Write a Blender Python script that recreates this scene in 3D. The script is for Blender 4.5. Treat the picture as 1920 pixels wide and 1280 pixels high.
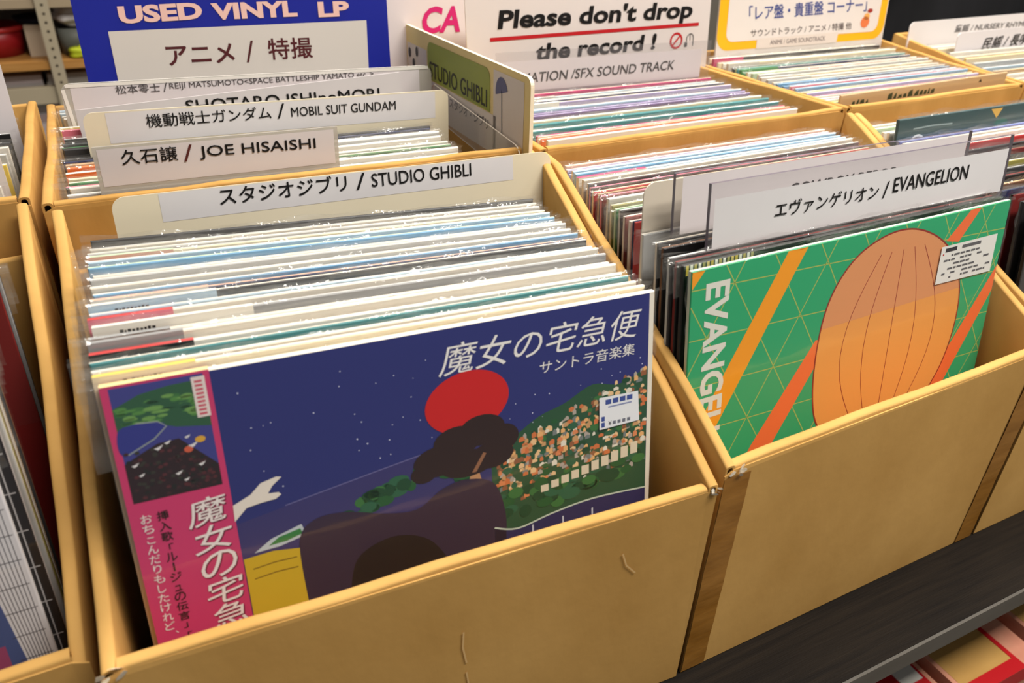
import bpy, bmesh, math, random
from mathutils import Matrix, Vector

for o in list(bpy.data.objects):
    bpy.data.objects.remove(o)
SC = bpy.context.scene
COL = SC.collection

# ------------------------------------------------------------------ camera
cam_d = bpy.data.cameras.new('camera')
cam = bpy.data.objects.new('camera', cam_d)
COL.objects.link(cam)
cam_d.sensor_fit = 'HORIZONTAL'
cam_d.sensor_width = 36.0
cam_d.lens = 1482.634 / 1920 * 36
cam_d.clip_start = 0.02
cam_d.clip_end = 50
CX = Vector((0.893889, -0.446957, 0.034513))
CY = -Vector((-0.207930, -0.481590, -0.851373))
CZ = -Vector((0.397149, 0.753857, -0.523423))
cam.matrix_world = Matrix(((CX.x, CY.x, CZ.x, -0.305085), (CX.y, CY.y, CZ.y, -0.280071),
                           (CX.z, CY.z, CZ.z, 0.342329), (0, 0, 0, 1)))
cam_d.dof.use_dof = True
cam_d.dof.focus_distance = 0.62
cam_d.dof.aperture_fstop = 9.0
SC.camera = cam

# ------------------------------------------------------------------ world, lights, exposure
W = bpy.data.worlds.new('world')
SC.world = W
W.use_nodes = True
W.node_tree.nodes['Background'].inputs[0].default_value = (1.0, 0.965, 0.92, 1)
W.node_tree.nodes['Background'].inputs[1].default_value = 0.20

def area(name, loc, sx, sy, power, col=(1.0, 0.945, 0.86), aim=None):
    d = bpy.data.lights.new(name, 'AREA')
    d.shape = 'RECTANGLE'
    d.size, d.size_y = sx, sy
    d.energy = power
    d.color = col
    o = bpy.data.objects.new(name, d)
    COL.objects.link(o)
    o.location = loc
    if aim is not None:
        o.rotation_euler = (Vector(aim) - Vector(loc)).to_track_quat('-Z', 'Y').to_euler()
    return o

area('ceiling_panel_front', (0.55, -0.60, 1.75), 1.3, 0.30, 62)
area('ceiling_panel_middle', (0.55, 0.70, 1.75), 1.3, 0.30, 50)
area('ceiling_panel_rear', (0.1, 2.2, 1.75), 1.3, 0.30, 30)
area('ceiling_panel_side', (1.9, 0.3, 1.75), 0.30, 1.3, 34)

vs = SC.view_settings
vs.view_transform = 'Standard'
vs.look = 'None'
vs.gamma = 1.0
vs.exposure = -0.22
vs.use_curve_mapping = False
SC.cycles.transparent_max_bounces = 64
SC.cycles.max_bounces = 8

# ------------------------------------------------------------------ materials
def lin(c):
    c = c / 255.0
    return c / 12.92 if c <= 0.04045 else ((c + 0.055) / 1.055) ** 2.4

def L3(rgb):
    return (lin(rgb[0]), lin(rgb[1]), lin(rgb[2]), 1)

MATS = {}

def M(rgb, rough=0.5, spec=0.4, key=None, coat=0.0, metal=0.0):
    k = key or ('paint', tuple(rgb), rough, spec, coat, metal)
    if k in MATS:
        return MATS[k]
    m = bpy.data.materials.new('paint_%d_%d_%d' % tuple(rgb))
    m.use_nodes = True
    b = m.node_tree.nodes['Principled BSDF']
    b.inputs['Base Color'].default_value = L3(rgb)
    b.inputs['Roughness'].default_value = rough
    b.inputs['Specular IOR Level'].default_value = spec
    b.inputs['Coat Weight'].default_value = coat
    b.inputs['Coat Roughness'].default_value = 0.15
    b.inputs['Metallic'].default_value = metal
    MATS[k] = m
    return m

def nodes_of(m):
    return m.node_tree.nodes, m.node_tree.links

def noisy(name, c1, c2, scale, rough, spec=0.3, stretch=(1, 1, 1), bump=0.0, bscale=None, detail=4.0):
    m = bpy.data.materials.new(name)
    m.use_nodes = True
    n, l = nodes_of(m)
    b = n['Principled BSDF']
    tc = n.new('ShaderNodeTexCoord')
    mp = n.new('ShaderNodeMapping')
    mp.inputs['Scale'].default_value = stretch
    l.new(tc.outputs['Object'], mp.inputs['Vector'])
    nz = n.new('ShaderNodeTexNoise')
    nz.inputs['Scale'].default_value = scale
    nz.inputs['Detail'].default_value = detail
    l.new(mp.outputs[0], nz.inputs['Vector'])
    cr = n.new('ShaderNodeValToRGB')
    cr.color_ramp.elements[0].position = 0.3
    cr.color_ramp.elements[0].color = L3(c1)
    cr.color_ramp.elements[1].position = 0.7
    cr.color_ramp.elements[1].color = L3(c2)
    l.new(nz.outputs['Fac'], cr.inputs[0])
    l.new(cr.outputs[0], b.inputs['Base Color'])
    b.inputs['Roughness'].default_value = rough
    b.inputs['Specular IOR Level'].default_value = spec
    if bump:
        nb = n.new('ShaderNodeTexNoise')
        nb.inputs['Scale'].default_value = bscale or scale * 4
        nb.inputs['Detail'].default_value = 3
        l.new(mp.outputs[0], nb.inputs['Vector'])
        bp = n.new('ShaderNodeBump')
        bp.inputs['Strength'].default_value = bump
        bp.inputs['Distance'].default_value = 0.001
        l.new(nb.outputs['Fac'], bp.inputs['Height'])
        l.new(bp.outputs[0], b.inputs['Normal'])
    return m

CARD = noisy('corrugated_cardboard', (190, 146, 80), (206, 162, 94), 14, 0.75, 0.2, (1, 1, 0.6), 0.25, 90)
CARD_B = noisy('corrugated_cardboard_rough', (180, 136, 72), (198, 152, 86), 22, 0.8, 0.15, (1, 1, 0.5), 0.3, 120)
TAPE = noisy('brown_packing_tape', (140, 92, 26), (164, 114, 48), 30, 0.28, 0.5, (1, 1, 3), 0.25, 60)
TORN = noisy('torn_paper', (232, 216, 188), (250, 244, 232), 160, 0.8, 0.2, (1, 1, 1), 0.4, 200)
HOLE = M((30, 20, 12), 0.9, 0.1)
BLACKWOOD = noisy('black_brown_wood', (16, 11, 8), (32, 25, 18), 9, 0.6, 0.15, (1.2, 26, 8), 0.15, 40)
EDGEBAND = noisy('grey_edge_band', (84, 80, 74), (98, 94, 88), 40, 0.5, 0.4, (0.3, 1, 1))
IVORY = noisy('ivory_plastic_sheet', (226, 215, 188), (236, 226, 202), 5, 0.32, 0.5, (1, 1, 1))
PALE = noisy('pale_paper_card', (212, 209, 210), (220, 217, 219), 9, 0.55, 0.35)
LILAC = noisy('lilac_white_card', (210, 203, 205), (222, 215, 216), 9, 0.45, 0.4)
WHITEP = M((232, 224, 216), 0.5, 0.4)
INK = M((22, 20, 20), 0.6, 0.2)
INK_SOFT = M((82, 78, 78), 0.6, 0.2)

def clear_mat(name, tint, body, gloss_rough, bump, bscale, stretch=(1, 1, 1), bodycol=(235, 232, 225)):
    """clear plastic film: see-through, with a fresnel gloss and a little milkiness"""
    m = bpy.data.materials.new(name)
    m.use_nodes = True
    n, l = nodes_of(m)
    n.remove(n['Principled BSDF'])
    out = n['Material Output']
    tr = n.new('ShaderNodeBsdfTransparent')
    tr.inputs[0].default_value = (tint, tint, tint, 1)
    df = n.new('ShaderNodeBsdfDiffuse')
    df.inputs[0].default_value = L3(bodycol)
    gl = n.new('ShaderNodeBsdfGlossy')
    gl.inputs['Roughness'].default_value = gloss_rough
    mx = n.new('ShaderNodeMixShader')
    mx.inputs[0].default_value = body
    l.new(tr.outputs[0], mx.inputs[1])
    l.new(df.outputs[0], mx.inputs[2])
    fr = n.new('ShaderNodeLayerWeight')              # facing term, the same from both sides of the thin film
    fr.inputs[0].default_value = 0.5
    pw = n.new('ShaderNodeMath')
    pw.operation = 'POWER'
    pw.inputs[1].default_value = 5.0
    l.new(fr.outputs['Facing'], pw.inputs[0])
    ma = n.new('ShaderNodeMath')
    ma.operation = 'MULTIPLY_ADD'
    ma.inputs[1].default_value = 0.92
    ma.inputs[2].default_value = 0.045
    l.new(pw.outputs[0], ma.inputs[0])
    m2 = n.new('ShaderNodeMixShader')
    l.new(ma.outputs[0], m2.inputs[0])
    l.new(mx.outputs[0], m2.inputs[1])
    l.new(gl.outputs[0], m2.inputs[2])
    l.new(m2.outputs[0], out.inputs[0])
    if bump:
        tc = n.new('ShaderNodeTexCoord')
        mp = n.new('ShaderNodeMapping')
        mp.inputs['Scale'].default_value = stretch
        l.new(tc.outputs['Object'], mp.inputs[0])
        nz = n.new('ShaderNodeTexNoise')
        nz.inputs['Scale'].default_value = bscale
        nz.inputs['Detail'].default_value = 2
        l.new(mp.outputs[0], nz.inputs['Vector'])
        bp = n.new('ShaderNodeBump')
        bp.inputs['Strength'].default_value = bump
        bp.inputs['Distance'].default_value = 0.004
        l.new(nz.outputs['Fac'], bp.inputs['Height'])
        l.new(bp.outputs[0], gl.inputs['Normal'])
        l.new(bp.outputs[0], fr.inputs['Normal'])
    return m

FILM = clear_mat('clear_sleeve_film', 0.992, 0.008, 0.10, 0.18, 12, (1, 1, 3.5))
CRINKLE = clear_mat('crinkled_sleeve_film', 0.975, 0.06, 0.10, 0.9, 120, (1, 1, 1))
ACRYL = clear_mat('clear_acrylic', 0.96, 0.06, 0.06, 0.0, 1, bodycol=(205, 196, 200))
MILKY = clear_mat('milky_plastic', 0.80, 0.60, 0.12, 0.0, 1, bodycol=(214, 208, 198))

# ------------------------------------------------------------------ helpers
def finish(o, label=None, cat=None, group=None, kind=None):
    if label: o['label'] = label
    if cat: o['category'] = cat
    if group: o['group'] = group
    if kind: o['kind'] = kind
    return o

def root(name, loc, label, cat, group=None, mat=None):
    o = bpy.data.objects.new(name, None)
    o.empty_display_size = 0.02
    COL.objects.link(o)
    if mat is not None:
        o.matrix_world = mat
    else:
        o.location = loc
    return finish(o, label, cat, group)

class MB:
    """collects polygons; build() links them as one mesh object"""
    def __init__(self):
        self.v, self.f, self.mi, self.mats, self.sm = [], [], [], [], []

    def slot(self, m):
        if m not in self.mats:
            self.mats.append(m)
        return self.mats.index(m)

    def poly(self, pts, m, smooth=False):
        b = len(self.v)
        self.v += [tuple(p) for p in pts]
        self.f.append(tuple(range(b, b + len(pts))))
        self.mi.append(self.slot(m))
        self.sm.append(smooth)

    def mesh(self, verts, faces, m, smooth=False):
        b = len(self.v)
        self.v += [tuple(p) for p in verts]
        s = self.slot(m)
        for f in faces:
            self.f.append(tuple(b + i for i in f))
            self.mi.append(s)
            self.sm.append(smooth)

    def box(self, x0, x1, y0, y1, z0, z1, m, mats=None):
        """mats: optional dict of face -> material (front back left right top bottom)"""
        mats = mats or {}
        P = [(x0, y0, z0), (x1, y0, z0), (x1, y1, z0), (x0, y1, z0), (x0, y0, z1), (x1, y0, z1), (x1, y1, z1), (x0, y1, z1)]
        for key, f in (('bottom', (0, 3, 2, 1)), ('top', (4, 5, 6, 7)), ('front', (0, 1, 5, 4)), ('right', (1, 2, 6, 5)),
                       ('back', (2, 3, 7, 6)), ('left', (3, 0, 4, 7))):
            self.poly([P[i] for i in f], mats.get(key, m))

    def grid(self, fn, nu, nv, m, smooth=True):
        V = [fn(i / nu, j / nv) for j in range(nv + 1) for i in range(nu + 1)]
        F = [(j * (nu + 1) + i, j * (nu + 1) + i + 1, (j + 1) * (nu + 1) + i + 1, (j + 1) * (nu + 1) + i) for j in range(nv) for i in range(nu)]
        self.mesh(V, F, m, smooth)

    def loft(self, rings, m, smooth=True, cap=True, closed=True):
        n = len(rings[0])
        V = [p for r in rings for p in r]
        F = []
        for k in range(len(rings) - 1):
            for i in range(n if closed else n - 1):
                j = (i + 1) % n
                F.append((k * n + i, k * n + j, (k + 1) * n + j, (k + 1) * n + i))
        if cap:
            F.append(tuple(range(n))[::-1])
            F.append(tuple((len(rings) - 1) * n + i for i in range(n)))
        self.mesh(V, F, m, smooth)

    def build(self, name, parent=None, bevel=0.0):
        me = bpy.data.meshes.new(name)
        me.from_pydata(self.v, [], self.f)
        for m in self.mats:
            me.materials.append(m)
        for i, p in enumerate(me.polygons):
            p.material_index = self.mi[i]
            p.use_smooth = self.sm[i]
        me.update()
        o = bpy.data.objects.new(name, me)
        COL.objects.link(o)
        if parent is not None:
            o.parent = parent
        if bevel:
            md = o.modifiers.new('edge', 'BEVEL')
            md.width = bevel
            md.segments = 2
            md.limit_method = 'ANGLE'
        return o

# ---- lettering: the outlines of a string, normalised to its own bounding box
GLY = {}

def glyphs(s, bold=0.0):
    k = (s, bold)
    if k in GLY:
        return GLY[k]
    d = bpy.data.curves.new('lettering', 'FONT')
    d.body = s
    d.size = 1
    d.offset = bold
    d.resolution_u = 3
    o = bpy.data.objects.new('lettering', d)
    COL.objects.link(o)
    dg = bpy.context.evaluated_depsgraph_get()
    e = o.evaluated_get(dg)
    me = e.to_mesh()
    V = [(v.co.x, v.co.y) for v in me.vertices]
    F = [tuple(p.vertices) for p in me.polygons]
    e.to_mesh_clear()
    bpy.data.objects.remove(o)
    bpy.data.curves.remove(d)
    x0, x1 = min(v[0] for v in V), max(v[0] for v in V)
    y0, y1 = min(v[1] for v in V), max(v[1] for v in V)
    V = [((v[0] - x0) / max(1e-6, x1 - x0), (v[1] - y0) / max(1e-6, y1 - y0)) for v in V]
    GLY[k] = (V, F, (x1 - x0) / max(1e-6, y1 - y0))
    return GLY[k]

def text(mb, P, s, u0, v0, w, h, n, m, bold=0.0, shear=0.0, slope=0.0, down=False):
    """P maps (u, v, n) to 3D; the string's box fills u0..u0+w, v0..v0+h. down: the line runs downwards, letter tops to the right"""
    heavy = bold > 0.025
    V, F, _ = glyphs(s, bold if heavy else 0.0)
    k = 0.0 if heavy else bold * h * 0.9            # lighter weights: the outline printed a few times, slightly shifted
    for j, (dx, dy) in enumerate(((0, 0), (-k, -k), (k, k), (-k, k), (k, -k)) if k else ((0, 0),)):
        out = []
        for a, b in V:
            if down:
                out.append(P(u0 + b * w + dx, v0 + h - a * h + dy, n + j * 0.000008))
            else:
                out.append(P(u0 + a * w + shear * b * h + dx, v0 + b * h + slope * a * w + dy, n + j * 0.000008))
        mb.mesh(out, F, m)

def ell(cu, cv, ru, rv, k=28, a0=0.0, a1=2 * math.pi, rot=0.0):
    r = []
    for i in range(k):
        t = a0 + (a1 - a0) * i / (k if abs(a1 - a0 - 2 * math.pi) < 1e-6 else k - 1)
        x, y = ru * math.cos(t), rv * math.sin(t)
        r.append((cu + x * math.cos(rot) - y * math.sin(rot), cv + x * math.sin(rot) + y * math.cos(rot)))
    return r

def spl(pts, closed=True, k=6):
    """Catmull-Rom through the points"""
    n = len(pts)
    out = []
    for i in range(n if closed else n - 1):
        p0, p1, p2, p3 = [pts[(i + j) % n] if closed else pts[min(max(i + j, 0), n - 1)] for j in (-1, 0, 1, 2)]
        for s in range(k):
            t = s / k
            out.append(tuple(0.5 * ((2 * p1[c]) + (-p0[c] + p2[c]) * t + (2 * p0[c] - 5 * p1[c] + 4 * p2[c] - p3[c]) * t * t
                                    + (-p0[c] + 3 * p1[c] - 3 * p2[c] + p3[c]) * t ** 3) for c in (0, 1)))
    if not closed:
        out.append(pts[-1])
    return out

def flat(mb, P, pts, n, m):
    mb.poly([P(u, v, n) for u, v in pts], m)

def quad(mb, P, u0, v0, u1, v1, n, m):
    flat(mb, P, [(u0, v0), (u1, v0), (u1, v1), (u0, v1)], n, m)

def stroke(mb, P, pts, wd, n, m):
    """a printed line of width wd"""
    L, R = [], []
    for i, p in enumerate(pts):
        a = pts[max(0, i - 1)]
        b = pts[min(len(pts) - 1, i + 1)]
        dx, dy = b[0] - a[0], b[1] - a[1]
        d = math.hypot(dx, dy) or 1
        nx, ny = -dy / d * wd / 2, dx / d * wd / 2
        L.append((p[0] + nx, p[1] + ny))
        R.append((p[0] - nx, p[1] - ny))
    for i in range(len(pts) - 1):
        flat(mb, P, [R[i], R[i + 1], L[i + 1], L[i]], n, m)

def clip_line(p, d, u0, v0, u1, v1):
    t0, t1 = -1e9, 1e9
    for c, lo, hi in ((0, u0, u1), (1, v0, v1)):
        if abs(d[c]) < 1e-9:
            if not lo <= p[c] <= hi:
                return None
            continue
        a, b = (lo - p[c]) / d[c], (hi - p[c]) / d[c]
        t0, t1 = max(t0, min(a, b)), min(t1, max(a, b))
    if t1 - t0 < 1e-4:
        return None
    return [(p[0] + d[0] * t0, p[1] + d[1] * t0), (p[0] + d[0] * t1, p[1] + d[1] * t1)]

SHELF_Z = -0.1950

# ------------------------------------------------------------------ the setting
def slab(name, x0, x1, y0, y1, z0, z1, m):
    b = MB()
    b.box(x0, x1, y0, y1, z0, z1, m)
    return finish(b.build(name), kind='structure')

FLOOR_Z = -0.98
slab('floor', -3, 4, -1.6, 3.6, FLOOR_Z - 0.05, FLOOR_Z, noisy('vinyl_floor', (92, 84, 74), (112, 103, 92), 6, 0.4, 0.4))
slab('wall_back', -3, 4, 3.6, 3.7, FLOOR_Z, 1.9, noisy('painted_wall', (150, 142, 130), (160, 152, 140), 3, 0.8, 0.2))

# ------------------------------------------------------------------ display shelf under the cartons
sh = root('display_shelf', (0.6, 0.3, FLOOR_Z), 'black wood-grain display shelf carrying all the record cartons', 'shelf')
def shelf_part(name, x0, x1, y0, y1, z0, z1, m, bevel=0.0015, label=None):
    b = MB()
    b.box(x0 - 0.6, x1 - 0.6, y0 - 0.3, y1 - 0.3, z0 - FLOOR_Z, z1 - FLOOR_Z, m)
    o = b.build(name, sh, bevel)
    if label: o['label'] = label
    return o
shelf_part('top_board', -1.3, 2.3, -0.0592, 0.70, -0.2185, -0.1953, BLACKWOOD)
shelf_part('edge_band', -1.3, 2.3, -0.0617, -0.0593, -0.2185, -0.1960, EDGEBAND, 0.0004, 'grey front edge of the shelf board')
shelf_part('lower_board', -1.3, 2.3, -0.10, 0.70, -0.78, -0.757, BLACKWOOD)
for sx in (-1.3, 2.27):
    shelf_part('side_panel', sx, sx + 0.03, -0.06, 0.70, FLOOR_Z, -0.2186, BLACKWOOD)
shelf_part('back_panel', -1.27, 2.27, 0.68, 0.70, FLOOR_Z, -0.2186, BLACKWOOD)

# ------------------------------------------------------------------ cardboard cartons
RND = random.Random(5)

def resample(path, step=0.016):
    out = []
    for i in range(len(path) - 1):
        a, b = Vector(path[i]), Vector(path[i + 1])
        k = max(1, int((b - a).length / step))
        for s in range(k):
            out.append(a + (b - a) * (s / k))
    out.append(Vector(path[-1]))
    return out

def wall(name, parent, base, path, t=0.0075, m=CARD, seed=0, wob=0.0006, zb=SHELF_Z + 0.001):
    """a folded double cardboard wall: sheet outside, sheet inside, a hollow fold along the top"""
    r = random.Random(seed)
    P = resample(path)
    sheet = 0.0016
    rings = []
    ph = [r.uniform(0, 6.28) for _ in range(4)]
    for i, p in enumerate(P):
        a, b = P[max(0, i - 1)], P[min(len(P) - 1, i + 1)]
        d = Vector((b.x - a.x, b.y - a.y, 0)).normalized()
        nr = Vector((-d.y, d.x, 0))
        s = i * 0.35
        zt = p.z + wob * (math.sin(s * 1.3 + ph[0]) * 0.8 + math.sin(s * 3.1 + ph[1]) * 0.5) + r.uniform(-1, 1) * wob * 0.35
        off = wob * (math.sin(s * 0.9 + ph[2]) + 0.5 * math.sin(s * 2.3 + ph[3]))
        prof = []
        h = t / 2
        prof.append((-h, zb))
        for k in range(7):
            an = math.pi - math.pi * k / 6
            prof.append((h * math.cos(an), zt - h * 0.5 + h * 0.5 * math.sin(an) ** 0.7))
        prof.append((h, zb))
        hi = h - sheet
        prof.append((hi, zb))
        for k in range(7):
            an = math.pi * k / 6
            prof.append((hi * math.cos(an), zt - h * 0.5 - sheet + (h * 0.5) * math.sin(an) ** 0.7))
        prof.append((-hi, zb))
        rings.append([Vector((p.x, p.y, z)) + nr * (q + off) - Vector(base) for q, z in prof])
    mb = MB()
    nn = len(rings[0])
    V = [tuple(p) for rg in rings for p in rg]
    F = []
    for k in range(len(rings) - 1):
        for i in range(nn):
            j = (i + 1) % nn
            F.append((k * nn + i, (k + 1) * nn + i, (k + 1) * nn + j, k * nn + j))
    mb.mesh(V, F, m, True)
    for rg, flip in ((rings[0], False), (rings[-1], True)):      # the cut ends of the sheet; the fold stays hollow
        for i in range(nn // 2 - 1):
            q = [rg[i], rg[i + 1], rg[nn - 2 - i], rg[nn - 1 - i]]
            mb.poly(q if not flip else q[::-1], m)
    return mb.build(name, parent)

def panel(name, parent, base, pts, d, m):
    """a thin sheet: polygon pts (3D) pushed along d"""
    mb = MB()
    d = Vector(d)
    A = [Vector(p) - Vector(base) for p in pts]
    B = [p + d for p in A]
    mb.poly(A, m)
    mb.poly(B[::-1], m)
    for i in range(len(A)):
        j = (i + 1) % len(A)
        mb.poly([A[i], B[i], B[j], A[j]], m)
    return mb.build(name, parent)

def torn(parent, base, p, size, seed):
    """frayed white paper at an opened carton corner"""
    r = random.Random(seed)
    mb = MB()
    for k in range(5):
        c = Vector(p) - Vector(base) + Vector((r.uniform(-1, 1) * size, r.uniform(-0.4, 0.3) * size, r.uniform(-0.9, 0.35) * size))
        a = Vector((r.uniform(-1, 1), r.uniform(-0.4, 0.4), r.uniform(-0.6, 0.6))).normalized() * size * r.uniform(0.3, 0.6)
        b = Vector((r.uniform(-0.4, 0.4), r.uniform(-0.6, 0.3), r.uniform(0.2, 1))).normalized() * size * r.uniform(0.3, 0.55)
        q = [c - a - b * 0.5, c - a * 0.2 - b * 1.1, c + a - b * 0.4, c + a * 0.6 + b, c - a * 0.3 + b * 0.7, c - a * 0.9 + b * 0.2]
        mb.poly(q, TORN)
        mb.poly([x + Vector((0, 0.0004, 0)) for x in q[::-1]], TORN)
    o = mb.build('torn_corner', parent)
    o['label'] = 'frayed white paper at the carton corner'
    return o

def carton(label, fl, fr, left, right, back, zf, skin=True, m=CARD, seed=0, group='cardboard record cartons', front_path=None):
    """fl, fr: outer front corners (x, y); left/right: centre lines of the side walls front to back; back: centre line"""
    cxm = (left[0][0] + right[0][0] + left[-1][0] + right[-1][0]) / 4
    cym = (left[0][1] + left[-1][1] + right[-1][1]) / 3
    base = (cxm, cym, SHELF_Z)
    c = root('cardboard_box', base, label, 'box', group)
    wall('side_panel', c, base, left, seed=seed + 1, m=m)
    wall('side_panel', c, base, right, seed=seed + 2, m=m)
    f0, f1 = Vector((fl[0], fl[1], 0)), Vector((fr[0], fr[1], 0))
    d = (f1 - f0).normalized()
    nr = Vector((-d.y, d.x, 0))
    t = 0.0075
    a = f0 + d * (t + 0.0006) + nr * (t / 2 + 0.0012)
    b = f1 - d * (t + 0.0006) + nr * (t / 2 + 0.0012)
    z0, z1 = zf if isinstance(zf, tuple) else (zf, zf)
    wall('front_panel', c, base, front_path or [(a.x, a.y, z0), (b.x, b.y, z1)], seed=seed + 3, m=m)
    if skin:
        q0, q1 = f0 + d * 0.0002, f1 - d * 0.0002
        zz = SHELF_Z + 0.001
        panel('front_sheet', c, base, [(q0.x, q0.y, zz), (q1.x, q1.y, zz), (q1.x, q1.y, z1 - 0.0065), (b.x, b.y - 0.0045, z1 - 0.003),
                                       (a.x, a.y - 0.0045, z0 - 0.003), (q0.x, q0.y, z0 - 0.0065)], nr * 0.0009, m)
    wall('back_panel', c, base, back, seed=seed + 4, m=m)
    inner = [Vector((left[0][0], left[0][1] + 0.004, SHELF_Z + 0.0006)), Vector((right[0][0], right[0][1] + 0.004, SHELF_Z + 0.0006)),
             Vector((back[-1][0], back[-1][1], SHELF_Z + 0.0006)), Vector((back[0][0], back[0][1], SHELF_Z + 0.0006))]
    panel('bottom_panel', c, base, inner, (0, 0, 0.0018), m)
    return c, base

# front left carton (the navy album)
cA, bA = carton('open cardboard carton in front with the navy album, frayed white left corner', (-0.3655, 0.0187), (-0.0022, 0.0),
    [(-0.3612, 0.0190, -0.001), (-0.3555, 0.15, 0.046), (-0.3520, 0.332, 0.1175)],
    [(-0.0063, 0.0008, 0.0020), (-0.0040, 0.07, 0.0410), (0.0050, 0.16, 0.0775), (0.0225, 0.29, 0.1185), (0.0245, 0.329, 0.1190)],
    [(-0.3480, 0.3300, 0.070), (0.0200, 0.3225, 0.070)], 0.0, seed=10)
torn(cA, bA, (-0.3605, 0.0170, -0.001), 0.0062, 4)
torn(cA, bA, (-0.0055, -0.0008, -0.001), 0.0045, 9)
mb = MB()
for pts in ([(-0.178, -0.058), (-0.1785, -0.072), (-0.176, -0.088)], [(-0.176, -0.097), (-0.1735, -0.118), (-0.1745, -0.140)], [(-0.070, -0.034), (-0.066, -0.046), (-0.058, -0.056)], [(-0.236, -0.118), (-0.2365, -0.150)]):
    stroke(mb, lambda u, v, n=0.0: (u - bA[0], -0.0003 - u * 0.0512 - n - bA[1], v - bA[2]), pts, 0.0011, 0.0004, M((222, 184, 126), 0.7, 0.2))
o = mb.build('paper_crease', cA)
o['label'] = 'pale creases scuffed into the cardboard'
# front right carton (the green album)
cB, bB = carton('open cardboard carton with the green album, brown tape down both front corners', (0.0024, 0.0012), (0.3445, 0.0042),
    [(0.0062, 0.0020, 0.0123), (0.0048, 0.07, 0.0505), (0.0140, 0.16, 0.0850), (0.0315, 0.29, 0.1185), (0.0335, 0.319, 0.1190)],
    [(0.3405, 0.0050, 0.0200), (0.3380, 0.071, 0.0554), (0.3550, 0.168, 0.0881), (0.3900, 0.261, 0.1068), (0.4150, 0.322, 0.1170)],
    [(0.0380, 0.3160, 0.085), (0.4110, 0.3210, 0.085)], (0.0115, 0.0200), seed=20)
torn(cB, bB, (0.0105, 0.0006, 0.0085), 0.0048, 15)
def tape(par, base, x0, x1, y, z0, z1, n=-0.0006):
    mb = MB()
    mb.grid(lambda a, b: (x0 + (x1 - x0) * a - base[0], y + n - base[1] - 0.0002 * math.sin(b * 31), z0 + (z1 - z0) * b - base[2]), 2, 24, TAPE)
    o = mb.build('packing_tape', par)
    o['label'] = 'strip of brown packing tape'
tape(cB, bB, 0.0026, 0.0245, 0.0012, SHELF_Z + 0.002, 0.0035)
tape(cB, bB, 0.3220, 0.3442, 0.0039, SHELF_Z + 0.002, 0.0120)
# right hand front carton (teal album)
cF, bF = carton('cardboard carton at the right edge holding the teal album and dark records', (0.3505, 0.0040), (0.7080, 0.0045),
    [(0.3545, 0.0048, 0.0200), (0.3475, 0.071, 0.0554), (0.3642, 0.166, 0.0881), (0.3985, 0.258, 0.1068), (0.4240, 0.319, 0.1170)],
    [(0.7040, 0.0054, 0.0200), (0.7260, 0.18, 0.0865), (0.7480, 0.32, 0.1170)],
    [(0.4300, 0.3220, 0.085), (0.7410, 0.3260, 0.085)], 0.0190, seed=30)
# left front carton, only its right wall and front corner in the picture
c0, b0 = carton('cardboard carton at the left edge holding grid-printed blue and white album', (-0.7300, 0.0430), (-0.3715, 0.0425),
    [(-0.7260, 0.0440, -0.010), (-0.7250, 0.350, 0.1185)],
    [(-0.3765, 0.0440, -0.019), (-0.3740, 0.20, 0.050), (-0.3735, 0.352, 0.1175)],
    [(-0.7200, 0.3500, 0.080), (-0.3790, 0.3480, 0.080)], (-0.0085, -0.0105), seed=40)
# rear row, flat tops
cC, bC = carton('cardboard carton under the blue sign in the rear row', (-0.3610, 0.3405), (0.0300, 0.3325),
    [(-0.3572, 0.3412, 0.119), (-0.3540, 0.45, 0.119), (-0.3535, 0.612, 0.120)],
    [(0.0262, 0.3330, 0.119), (0.0300, 0.612, 0.119)],
    [(-0.3490, 0.6090, 0.119), (0.0255, 0.6090, 0.119)], 0.1190, seed=50, m=CARD_B)
cD, bD = carton('cardboard carton under the red-underlined notice in the rear row', (0.0345, 0.3246), (0.4195, 0.3328),
    [(0.0383, 0.3256, 0.119), (0.0420, 0.612, 0.119)],
    [(0.4157, 0.3336, 0.119), (0.3925, 0.5463, 0.119), (0.3870, 0.612, 0.119)],
    [(0.0465, 0.6090, 0.119), (0.3825, 0.6090, 0.119)], 0.1190, seed=60, m=CARD_B)
cE, bE = carton('cardboard carton under the yellow-framed sign in the rear row', (0.4222, 0.3335), (0.7390, 0.3405),
    [(0.4262, 0.3345, 0.119), (0.4030, 0.5463, 0.119), (0.3970, 0.62, 0.119)],
    [(0.7350, 0.3413, 0.119), (0.7440, 0.4043, 0.119), (0.7900, 0.6201, 0.119)],
    [(0.4010, 0.6250, 0.119), (0.7850, 0.6250, 0.119)], 0.1190, seed=70, m=CARD_B)
cH, bH = carton('cardboard carton at the far right of the rear row holding two white dividers', (0.7470, 0.3430), (1.1200, 0.3430),
    [(0.7510, 0.3440, 0.119), (0.7600, 0.42, 0.119), (0.8400, 0.60, 0.119), (0.8560, 0.64, 0.121)],
    [(1.1160, 0.3440, 0.119), (1.1900, 0.64, 0.119)],
    [(0.8600, 0.6450, 0.119), (1.1850, 0.6450, 0.119)], 0.1190, seed=80, m=CARD_B)
cG, bG = carton('cardboard carton at the left edge of the rear row', (-0.7380, 0.3600), (-0.3690, 0.3590),
    [(-0.7340, 0.3610, 0.119), (-0.7340, 0.630, 0.119)],
    [(-0.3728, 0.3600, 0.119), (-0.3715, 0.45, 0.120), (-0.3690, 0.628, 0.121)],
    [(-0.7300, 0.6260, 0.119), (-0.3740, 0.6260, 0.119)], 0.1190, seed=90, m=CARD_B)

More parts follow.
